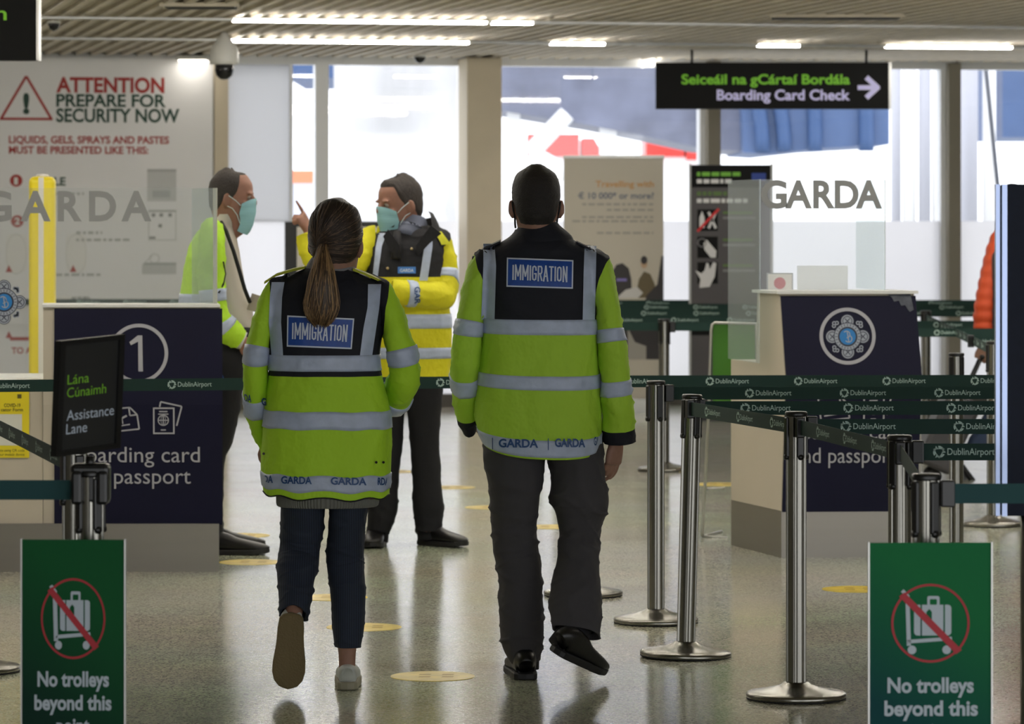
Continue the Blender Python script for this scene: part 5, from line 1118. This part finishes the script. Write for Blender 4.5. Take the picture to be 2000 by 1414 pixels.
# ------------------------------------------------------------------ officers by the desk
def build_pointing():
    D = 18.86; s = F/D
    def R(py, xl, xr, dy, ry, e=2.3): return (P((xl+xr)/2, py, D+dy), (xr-xl)/2/s, ry, e)
    torso = Tube([R(438, 768, 834, .0, .075, 2.1), R(446, 750, 848, 0, .095), R(456, 730, 866, 0, .11), R(468, 719, 878, 0, .12, 2.4), R(490, 712, 880, -.01, .13, 2.5), R(530, 712, 874, -.02, .14, 2.5), R(580, 716, 876, -.03, .15, 2.4), R(640, 718, 882, -.02, .155, 2.4), R(700, 716, 880, 0, .155, 2.4), R(738, 716, 879, 0, .155, 2.4)], disp=cloth(.010, 21.3, (6, 6, 5)), flat=True)
    se = Tube([R(462, 820, 868, .0, .06), R(472, 838, 884, .0, .075), R(500, 846, 890, -.01, .076), R(545, 846, 895, -.04, .075), R(574, 838, 892, -.09, .074), (P(845, 577, D-.16), .075, .066), (P(815, 574, D-.20), .072, .064), (P(782, 572, D-.225), .066, .06), (P(765, 571, D-.23), .06, .056)], disp=cloth(.012, 24.4, (9, 9, 9)))
    sp = Tube([(P(750, 470, D), .06, .06), (P(726, 470, D), .075, .075), (P(704, 495, D-.06), .074, .072), (P(672, 530, D-.13), .07, .07), (P(643, 542, D-.17), .068, .068), (P(620, 518, D-.17), .062, .062), (P(604, 482, D-.15), .055, .055), (P(597, 458, D-.14), .05, .05)], disp=cloth(.010, 27.7, (10, 10, 10)))
    core = MB(); torso.mesh(core, 30, nt=26, off=-.03, raw=True); se.mesh(core, 18, nt=24, off=-.02, raw=True); sp.mesh(core, 18, nt=24, off=-.018, raw=True)
    HM = Matrix.Translation(P(787, 447, D+.0)) @ Matrix.Rotation(math.radians(118), 4, 'Z') @ Matrix.Rotation(-.12, 4, 'X') @ Matrix.Scale(1.07, 4); add_head(core, HM)
    def leg(rows, sd): return Tube([R(*r) for r in rows], disp=cloth(.009, sd, (7, 7, 9)))
    A = leg([(700, 716, 800, 0, .11), (760, 715, 795, .0, .105), (850, 714, 788, .0, .09), (940, 716, 778, .0, .08), (985, 716, 778, -.01, .085), (1010, 717, 772, -.02, .08), (1040, 716, 762, -.03, .075)], 22.2)
    B = leg([(700, 795, 876, 0, .11), (760, 790, 866, 0, .105), (850, 799, 860, .0, .088), (930, 804, 862, .0, .08), (985, 806, 866, .0, .085), (1010, 808, 866, .0, .08), (1040, 811, 862, -.01, .075)], 25.1)
    A.mesh(core, 18, nt=16, off=-.025, raw=True); B.mesh(core, 18, nt=16, off=-.025, raw=True); core.ball(P(795, 690, D), (.15, .11, .12), 10)
    add_hand(core, hand_M(P(602, 452, D-.14), (-.42, -.15, .9), (.75, -.55, .35)), (.1, 1.35, 1.4, 1.45), 1, True, 1.0)
    add_hand(core, hand_M(P(762, 571, D-.235), (-1, -.1, .05), (0, -.6, .8)), (.5, .55, .6, .6), 1)
    for p, q in ((P(738, 1025, D-.03), P(736, 1052, D-.05)), (P(836, 1025, D-.01), P(838, 1050, D-.02))): core.path([p, (p+q)/2, q], [.04, .04, .04], 12)
    m = person(core, (P(800, 1060, D).x, D, 0), 'officer in a yellow and black jacket and blue mask, facing us, one arm raised pointing', .006, M_skin2)
    eyes(HM, m); add_hair('hair', HM, m, hairline(.186, .09, .045), M_hair2, .005); add_mask(HM, m)
    yk = torso.t_at(540); jm = MB(); torso.mesh(jm, 90, [yk], 80, mi=lambda t: 1 if t < yk else 0, lip=.2)
    se.mesh(jm, 50, [1.6], 80, mi=lambda t: 1 if t < 1.6 else 0, lip=.2, warp=lambda u, t: t-.5*math.cos(2*PI*u)*max(0, 1-abs(t-1.6)/2) if t > .1 else t); sp.mesh(jm, 44, nt=70, mi=0, lip=.2)
    jk = jm.build('jacket', [M_yell, M_jblack], m); at = surf_at(jm, D)
    mb = MB(); torso.patch(mb, 0, 1, torso.t_at(612), torso.t_at(640), 64, 3, .004); mb.build('reflective_band', M_refl, jk)
    mb = MB(); torso.patch(mb, 0, 1, torso.t_at(678), torso.t_at(699), 64, 3, .004); mb.build('reflective_band', M_refl, jk)
    mb = MB(); se.patch(mb, 0, 1, 2.65, 3.15, 36, 3, .004); mb.build('reflective_band', M_refl, jk)
    mb = MB(); se.patch(mb, 0, 1, 6.15, 6.6, 36, 3, .004); cb = mb.build('reflective_band', M_refl, jk)
    for fl, fr, y0, y1 in ((lerp([(450, 741), (480, 734), (545, 727)]), lerp([(450, 757), (480, 746), (545, 737)]), 455, 545), (lerp([(455, 828), (480, 829), (555, 818)]), lerp([(455, 844), (480, 845), (555, 834)]), 458, 548)):
        mb = MB(); sgrid(mb, at, fl, fr, frange(y0, y1, 14), 4, 0, .001); mb.build('reflective_band', M_refl, jk)
    sa = surf_at(jm, D)
    mb = MB(); Dec(mb, None, lambda x, y, n=0.: sa(820-y, 560+x, n)).text('GAR', 0, 34, 10, 11, 0, .008, .02); mb.build('lettering', M_reflk, cb)
    mb = MB(); d = Dec(mb, None, sa); sgrid(mb, sa, lambda y: 777, lambda y: 812, (521, 527, 534), 4, 0, .002); d.text('GARDA', 781, 808, 531, 6, 1, .006, .02); mb.build('name_badge', [mat('badge_blue', '#3a78c4', .5), M_patch_w], jk)
    for x, y in ((757, 524), (804, 486)):
        mb = MB(); mb.ball(sa(x, y, .004), .007, 8); mb.build('button', mat('button_brass', '#c9b48a', .3, .7), jk)
    mb = MB(); kc = Tube([R(414, 778, 842, .05, .075), R(430, 770, 850, .03, .085), R(446, 760, 858, .0, .105), R(458, 752, 864, -.01, .125)])
    nn = 28; vs = []
    for j in range(9):
        for i in range(nn+1):
            u = .36+.78*i/nn; q = j/8; vs.append(kc.P(u, kc.n*(q*(1-.25*abs(i/nn-.5)*2)+.25*abs(i/nn-.5)*2), .004))
    mb.add(vs, [[j*(nn+1)+i, j*(nn+1)+i+1, (j+1)*(nn+1)+i+1, (j+1)*(nn+1)+i] for j in range(8) for i in range(nn)], 0, True)
    for sx, pts in ((1, ((842, 440), (862, 456), (838, 476), (816, 500), (812, 480))), (-1, ((758, 448), (748, 462), (762, 490), (784, 510), (780, 478)))):
        f = [P(x, y, D-.165+.0*sx) for x, y in pts]; mb.prism(f, (0, .03, 0))
    mb.build('collar', M_jblack, jk)
    cb = Tube([R(428, 772, 832, .01, .072), R(440, 766, 836, .0, .08), R(456, 760, 838, -.01, .1), R(476, 768, 812, -.06, .08)]); mb = MB(); cb.mesh(mb, 36, nt=10, cap0=False); mb.build('shirt', mat('shirt_slate', '#5a5f70', .8), m)
    mb = MB(); pts = [sa(776, 452, .01), sa(775, 475, .012), sa(774, 505, .012)]; mb.path(pts, [.018, .022, .026], 8); mb.build('necktie', M_jblack, m)
    mb = MB(); sgrid(mb, sa, lerp([(452, 848), (476, 862)]), lerp([(452, 862), (476, 880)]), frange(452, 478, 5), 4, 0, .006); mb.build('shoulder_strap', mat('strap_lime', '#c3c31e', .7), jk)
    tm = MB(); A.mesh(tm, 36, nt=44, lip=.2); B.mesh(tm, 36, nt=44, lip=.2); tm.ball(P(797, 720, D), (.19, .13, .10), 14); tm.build('trousers', M_black_tr, m)
    sock([P(738, 1030, D-.03), P(736, 1058, D-.04)], .055, m); sock([P(836, 1028, D), P(838, 1056, D-.01)], .055, m)
    shoe((P(738, 1066, D).x+.005, D+.06, .001), (-.12, -1, 0), (0, 0, 1), m, .29, (M_shoe_k, M_sole_k), w=1.1)
    shoe((P(826, 1062, D).x-.01, D+.04, .001), (.72, -.62, 0), (0, 0, 1), m, .29, (M_shoe_k, M_sole_k), w=1.1)
build_pointing()

def build_bald():
    D = 18.45; s = F/D
    def R(py, xl, xr, dy, ry, e=2.3): return (P((xl+xr)/2, py, D+dy), (xr-xl)/2/s, ry, e)
    shirt = Tube([R(428, 424, 460, 0, .07, 2), R(440, 406, 458, 0, .10), R(456, 392, 461, 0, .15), R(480, 380, 465, 0, .185), R(520, 376, 471, 0, .19, 2.3), R(570, 378, 482, 0, .18, 2.3), R(610, 382, 494, 0, .175, 2.3), R(638, 386, 496, 0, .17, 2.3), R(652, 390, 490, 0, .165, 2.3)], disp=cloth(.006, 31, (7, 7, 6)), flat=True)
    def front(u, t): return Vector((0, 0, 0))
    jt = Tube([R(436, 404, 440, 0, .10, 2), R(446, 392, 448, 0, .13), R(460, 380, 454, 0, .175, 2.3), R(490, 368, 458, 0, .205, 2.4), R(540, 357, 461, 0, .215, 2.4), R(600, 350, 461, 0, .215, 2.4), R(680, 352, 457, 0, .21, 2.4), R(742, 356, 460, 0, .21, 2.4)], disp=cloth(.010, 33, (6, 6, 5)), flat=True)
    sn = Tube([R(446, 398, 430, -.15, .06), R(458, 390, 438, -.19, .075), R(500, 386, 440, -.22, .08), R(560, 388, 440, -.23, .08), R(610, 398, 446, -.23, .076), (P(438, 640, D-.22), .066, .066), (P(458, 656, D-.20), .056, .056), (P(469, 663, D-.19), .05, .05)], disp=cloth(.011, 35, (9, 9, 10)))
    core = MB(); shirt.mesh(core, 30, nt=24, off=-.02, raw=True); sn.mesh(core, 18, nt=22, off=-.018, raw=True); jt.mesh(core, 24, nt=16, off=-.04, raw=True)
    HM = Matrix.Translation(P(449, 433, D)) @ Matrix.Rotation(-PI/2-.05, 4, 'Z') @ Matrix.Rotation(-.06, 4, 'X') @ Matrix.Scale(1.02, 4); add_head(core, HM)
    def leg(rows, sd): return Tube([R(*r) for r in rows], disp=cloth(.009, sd, (7, 7, 8)))
    A = leg([(640, 392, 490, -.07, .11), (700, 396, 484, -.08, .11), (760, 400, 474, -.08, .10), (850, 398, 458, -.08, .085), (900, 393, 440, -.08, .08), (1000, 386, 436, -.08, .075), (1062, 386, 440, -.08, .075)], 32.2)
    B = leg([(640, 392, 488, .08, .11), (700, 392, 482, .09, .11), (760, 390, 466, .10, .10), (850, 390, 446, .12, .085), (900, 388, 436, .14, .08), (1000, 385, 436, .16, .075), (1048, 388, 440, .16, .075)], 35.1)
    A.mesh(core, 18, nt=16, off=-.02, raw=True); B.mesh(core, 18, nt=16, off=-.02, raw=True)
    add_hand(core, hand_M(P(470, 664, D-.19), (.8, .1, -.45), (.3, -.9, .3)), (.4, .5, .5, .5), 1)
    for q in (core.v,): pass
    fy = D-.08; core.path([P(412, 1040, fy), P(412, 1060, fy), P(414, 1075, fy)], [.04, .04, .04], 12); core.path([P(412, 1020, D+.16), P(412, 1048, D+.16)], [.04, .04], 12); 
    m = person(core, (P(420, 1080, D).x, D, 0), 'balding officer in profile with blue mask and open lime jacket, beside the numbered desk', .006, M_skin2)
    eyes(HM, m)
    add_hair('hair', HM, m, hairline(.212, .085, .045), M_hair2, .004)
    add_mask(HM, m)
    mb = MB(); shirt.mesh(mb, 48, nt=40); mb.build('shirt', mat('shirt_cream', '#b3ada2', .8), m)
    cb = Tube([R(418, 424, 457, 0, .07, 2), R(430, 420, 461, 0, .076, 2), R(442, 414, 460, 0, .09, 2)]); mb = MB(); cb.mesh(mb, 30, nt=6, cap0=False, cap1=False); mb.build('shirt_collar', MATS['shirt_cream'], m)
    jm = MB(); jt.mesh(jm, 80, nt=70, lip=.2); sn.mesh(jm, 48, nt=70, lip=.25)
    jk = jm.build('jacket', M_lime, m); at = surf_at(jm, D)
    mb = MB(); jt.patch(mb, 0, 1, jt.t_at(572), jt.t_at(594), 56, 3, .004); mb.build('reflective_band', M_refl, jk)
    mb = MB(); sn.patch(mb, 0, 1, 3.1, 3.55, 36, 3, .004); mb.build('reflective_band', M_refl, jk)
    mb = MB(); sn.patch(mb, 0, 1, 4.55, 5.1, 36, 3, .004); mb.build('reflective_band', M_refl, jk)
    mb = MB(); jt.patch(mb, 0, 1, jt.n-.45, jt.n-.02, 56, 3, .004); mb.build('reflective_band', MATS['tape_ink'], jk)
    mb = MB(); mb.path([at(x, y, .004) for x, y in ((436, 512), (440, 535), (436, 556), (427, 572))], .005, 6); mb.build('seam', M_jblack, jk)
    mb = MB(); mb.path([P(432, 434, D-.10), P(442, 452, D-.16), P(456, 490, D-.20), P(468, 530, D-.20), P(478, 565, D-.19), P(488, 590, D-.15)], .010, 8); o = mb.build('lanyard', M_jblack, m)
    mb = MB(); mb.box((-.03, -.004, -.04), (.03, .004, .04), 0, Matrix.Translation(P(499, 592, D-.14)) @ Matrix.Rotation(.3, 4, 'Y'), .002); mb.build('badge', mat('badge_beige', '#9a9080', .5), o)
    mb = MB(); c = P(467, 662, D-.19); mb.path([c, c+Vector((.022, .002, -.010))], [.046, .042], 16); mb.build('shirt_cuff', mat('cuff_white', '#c9c8c6', .7), m)
    tm = MB(); A.mesh(tm, 36, nt=40, lip=.2); B.mesh(tm, 36, nt=40, lip=.2); tm.build('trousers', M_black_tr, m)
    sock([P(414, 1050, D-.09), P(416, 1078, D-.09)], .052, m); sock([P(412, 1030, D+.17), P(412, 1056, D+.17)], .052, m)
    shoe((P(402, 1084, D-.1).x, D-.10, .001), (1, -.10, 0), (0, 0, 1), m, .30, (M_shoe_k, M_sole_k), w=1.05)
    shoe((P(395, 1060, D+.2).x, D+.18, .001), (1, .05, 0), (0, 0, 1), m, .30, (M_shoe_k, M_sole_k), w=1.05)
build_bald()

def build_orange():
    D = 23.6; s = F/D
    def R(py, xl, xr, dy, ry, e=2.2): return (P((xl+xr)/2, py, D+dy), (xr-xl)/2/s, ry, e)
    quilt = lambda p, u, t: .008*abs(math.sin(p.z*46))
    torso = Tube([R(440, 1968, 2000, 0, .07), R(456, 1952, 2016, 0, .10), R(472, 1945, 2030, 0, .13), R(520, 1942, 2036, 0, .16), R(600, 1942, 2038, 0, .16), R(670, 1944, 2036, 0, .16), R(700, 1946, 2034, 0, .155)], disp=quilt)
    arm = Tube([R(462, 1945, 1975, -.10, .06), R(474, 1933, 1968, -.14, .08), R(520, 1920, 1954, -.17, .085), R(580, 1908, 1945, -.2, .084), R(625, 1903, 1942, -.2, .08), R(652, 1908, 1940, -.2, .07), R(664, 1911, 1938, -.2, .062)], disp=quilt)
    arm2 = Tube([R(462, 2000, 2030, .10, .06), R(474, 2010, 2045, .14, .08), R(560, 2020, 2052, .15, .08), R(660, 2030, 2058, .10, .06)], disp=quilt)
    core = MB(); torso.mesh(core, 26, nt=20, off=-.02, raw=True); arm.mesh(core, 16, nt=18, off=-.02, raw=True); arm2.mesh(core, 16, nt=14, off=-.02, raw=True)
    HM = Matrix.Translation(P(1984, 442, D)) @ Matrix.Rotation(-PI/2+.3, 4, 'Z'); add_head(core, HM)
    A = Tube([R(680, 1948, 1998, -.05, .10), R(760, 1940, 1985, -.06, .09), R(820, 1918, 1962, -.06, .075), R(862, 1892, 1935, -.06, .062), R(888, 1878, 1912, -.06, .055)], disp=cloth(.008, 41))
    B = Tube([R(680, 1978, 2030, .06, .10), R(760, 1984, 2030, .06, .085), R(850, 1988, 2028, .06, .07), R(905, 1990, 2024, .06, .06)], disp=cloth(.008, 43))
    A.mesh(core, 16, nt=12, off=-.02, raw=True); B.mesh(core, 16, nt=12, off=-.02, raw=True)
    add_hand(core, hand_M(P(1921, 672, D-.2), (-.25, 0, -1), (-.6, -.75, 0)), (1.0, 1.1, 1.1, 1.2), -1, sc=1.05)
    m = person(core, (P(2000, 935, D).x, D, 0), 'traveller in an orange padded jacket, mostly hidden behind the navy board', .007)
    add_hair('hair', HM, m, hairline(.186), M_hair, .01); eyes(HM, m)
    jm = MB(); O = mat('padded_orange', '#c8481c', .6); torso.mesh(jm, 48, nt=70, lip=.2); arm.mesh(jm, 36, nt=70, lip=.2); arm2.mesh(jm, 30, nt=50, lip=.2); jk = jm.build('jacket', O, m)
    mb = MB(); mb.box((-.17, -.12, 0), (.17, .10, .50), 0, Matrix.Translation(P(1990, 650, D-.20)), .05, 4); mb.build('backpack', mat('backpack_grey', '#3a3a40', .8), m)
    tm = MB(); A.mesh(tm, 30, nt=36, lip=.2); B.mesh(tm, 30, nt=36, lip=.2); tm.build('jeans', mat('jeans_blue', '#3b4a66', .85), m)
    hl = P(1893, 893, D-.06); shoe(tuple(hl+Vector((-.05, 0, -.02))), (.55, 0, -.75), (-.62, 0, .6), m, .26, (M_shoe_k, M_sole_k))
    shoe((P(1996, 930, D).x, D+.06, .001), (1, 0, 0), (0, 0, 1), m, .27, (M_shoe_k, M_sole_k))
    # wheeled case
    q = P(1918, 697, D-.2); b = Vector((P(1812, 900, D-.2).x, D-.2, 0)); ax = (q-(b+Z*.05)).normalized(); t = thing('suitcase', b, 'dark wheeled suitcase pulled by the traveller in orange', 'suitcase')
    n = ax.cross(Vector((0, 1, 0))).normalized(); M = Matrix(((n.x, 0, ax.x, b.x), (n.y, 1, ax.y, b.y), (n.z, 0, ax.z, b.z+.06), (0, 0, 0, 1)))
    mb = MB(); mb.box((-.11, -.19, .03), (.11, .19, .50), 0, M, .03, 3); mb.build('shell', mat('case_dark', '#3a393c', .5), t)
    L = (q-Vector(M.translation)).length
    for y in (-.055, .055):
        mb = MB(); mb.rod(M @ Vector((0, y, .48)), M @ Vector((0, y, L)), .009); mb.build('handle_rod', M_black, t)
    mb = MB(); mb.rod(M @ Vector((0, -.07, L)), M @ Vector((0, .07, L)), .014); mb.build('grip', M_black, t)
    for y in (-.13, .13):
        mb = MB(); c = M @ Vector((-.03, y, 0)); c.z = .04; mb.rod(c-Vector((0, .015, 0)), c+Vector((0, .015, 0)), .04, 16); mb.build('wheel', M_rub, t)
build_orange()
